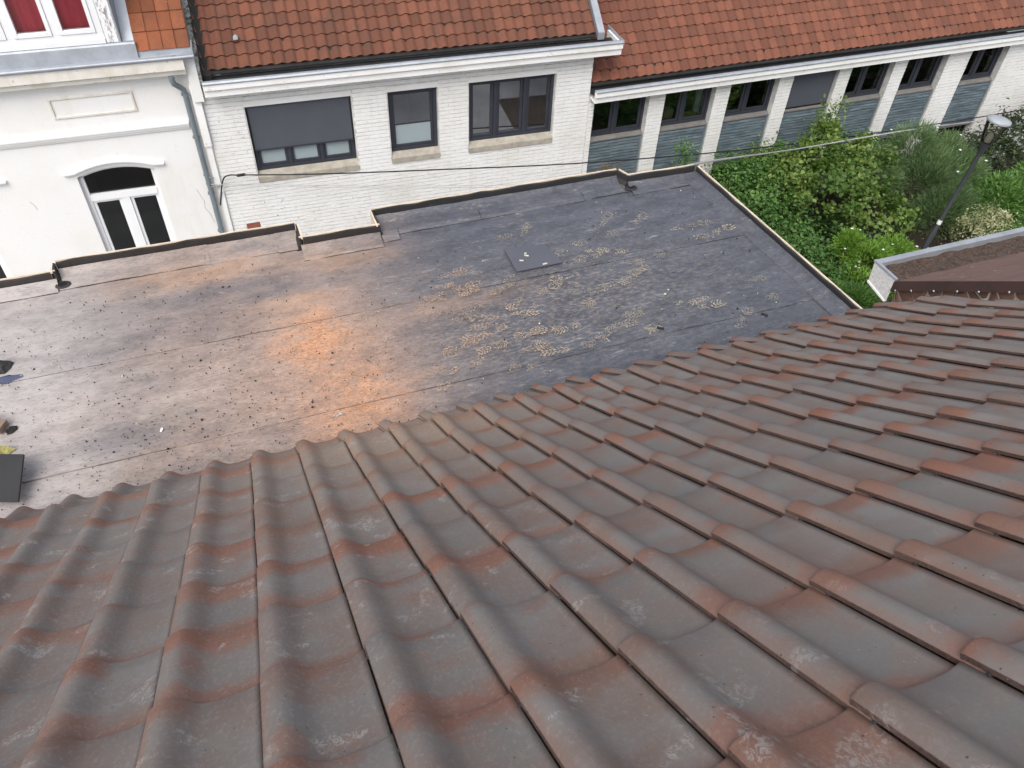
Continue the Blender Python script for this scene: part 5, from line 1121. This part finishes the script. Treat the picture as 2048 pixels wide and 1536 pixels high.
strands('bamboo_like_shrub', 'green narrow leaved shrub at the right edge behind the variegated shrub', (16.2, 10.7), [(0, 0, .9, 1.2, .8, .7), (1.2, .2, 1.0, .9, .7, .7), (-.6, -.3, .7, .7, .6, .5)], 12000, .13, .014, MAT['leaf_grass'], 11, upb=.15)
shrub('dark_shrub', 'dark evergreen shrub against the far right end of the wing wall', (18.3, 12.3), [(0, 0, 1.2, 1.1, .8, .9), (1.0, .1, 1.5, .9, .7, .9), (-.8, 0, .9, .7, .6, .7)], 5200, .10, .45, MAT['leaf_dark'], 12, 120)
shrub('dark_shrub', 'dark evergreen shrub just right of the lamp head below the white wall', (16.6, 12.6), [(0, 0, .9, .8, .6, .7)], 2600, .09, .42, MAT['leaf_dark'], 13, 70)
shrub('wall_shrub', 'fresh green upright shrub before the second blue grey panel', (9.0, 13.15), [(0, 0, .85, .6, .35, .65), (.12, 0, 1.75, .2, .2, .42), (-.4, 0, .6, .4, .3, .5), (.7, 0, .75, .4, .3, .5)], 3200, .07, .55, MAT['leaf_mid'], 14, 90, .11)
shrub('wall_shrub', 'rusty flowered green shrub before the first blue grey panel', (7.45, 13.2), [(0, 0, 1.15, .42, .3, .75), (.35, 0, 1.0, .35, .3, .6)], 2000, .055, .5, simple('rusty_leaf', (.12, .13, .035), .6, .5, 5, 0, c2=(.20, .075, .04)), 15, 60, .12)
shrub('wall_shrub', 'pale green shrub climbing between the third and fourth wing pillars', (11.6, 13.1), [(0, 0, 1.0, .6, .35, .8), (-.5, 0, 1.2, .4, .3, .6), (.5, 0, 1.5, .3, .25, .5)], 3200, .075, .6, MAT['leaf_hazel'], 16, 80, .15)
shrub('leafy_shrub', 'fresh leafy shrub filling the gap between parapet corner and the second wing pillar', (9.9, 12.7), [(0, 0, .6, .8, .5, .55), (.7, -.2, .8, .7, .5, .6), (-.6, -.1, .5, .5, .4, .45)], 4200, .08, .62, MAT['leaf_mid'], 17, 110)
shrub('leafy_shrub', 'leafy shrub spreading below the third wing panel beside the hazel', (10.7, 12.9), [(0, 0, .9, .8, .5, .75), (.7, .1, 1.2, .6, .4, .65), (-.5, .1, 1.3, .4, .3, .45)], 4400, .08, .62, MAT['leaf_mid'], 18, 90)
shrub('under_shrub', 'low green shrub at the foot of the fifth wing pillar', (13.5, 13.0), [(0, 0, .9, .8, .45, .75), (.4, 0, 1.4, .4, .3, .4)], 2800, .075, .6, MAT['leaf_mid'], 19, 70)
# slender sapling with sparse leaves in front of the fourth pillar
rs = np.random.RandomState(21); sp_ = thing('sapling', 'slender sapling with sparse yellow green leaves before the fourth wing pillar', 'tree', (12.6, 13.2, .05))
mb = MB(); tips = []
for k in range(7):
    a = rs.uniform(0, 6.28); sp2 = rs.uniform(.15, .55); e = Vector((sp2 * math.cos(a), sp2 * math.sin(a) * .4, rs.uniform(1.9, 2.75))); mdl = Vector((e.x * .35, e.y * .35, e.z * .55)); mb.tube([(0, 0, -.05), mdl, e], [.014, .010, .003], 5); tips.append((mdl, e))
mb.build('branches', MAT['stem'], sp_)
pos = []; 
for (mdl, e) in tips:
    for q in range(85):
        t = rs.rand() ** .7; p = mdl + (e - mdl) * t; pos.append((p.x + rs.normal() * .10, p.y + rs.normal() * .08, p.z + rs.normal() * .09))
pos = np.array(pos); n = len(pos)
o = bpy.data.objects.new('leaves', leaf_mesh('leaves', MAT['leaf_hazel'], pos, rs.normal(size=(n, 3)) * .6 + np.array([0, -.3, .5]), .085 * (.6 + .7 * rs.rand(n)), .6, np.clip(rs.normal(.55, .3, n), 0, 1), rs)); COL.objects.link(o); o.parent = sp_
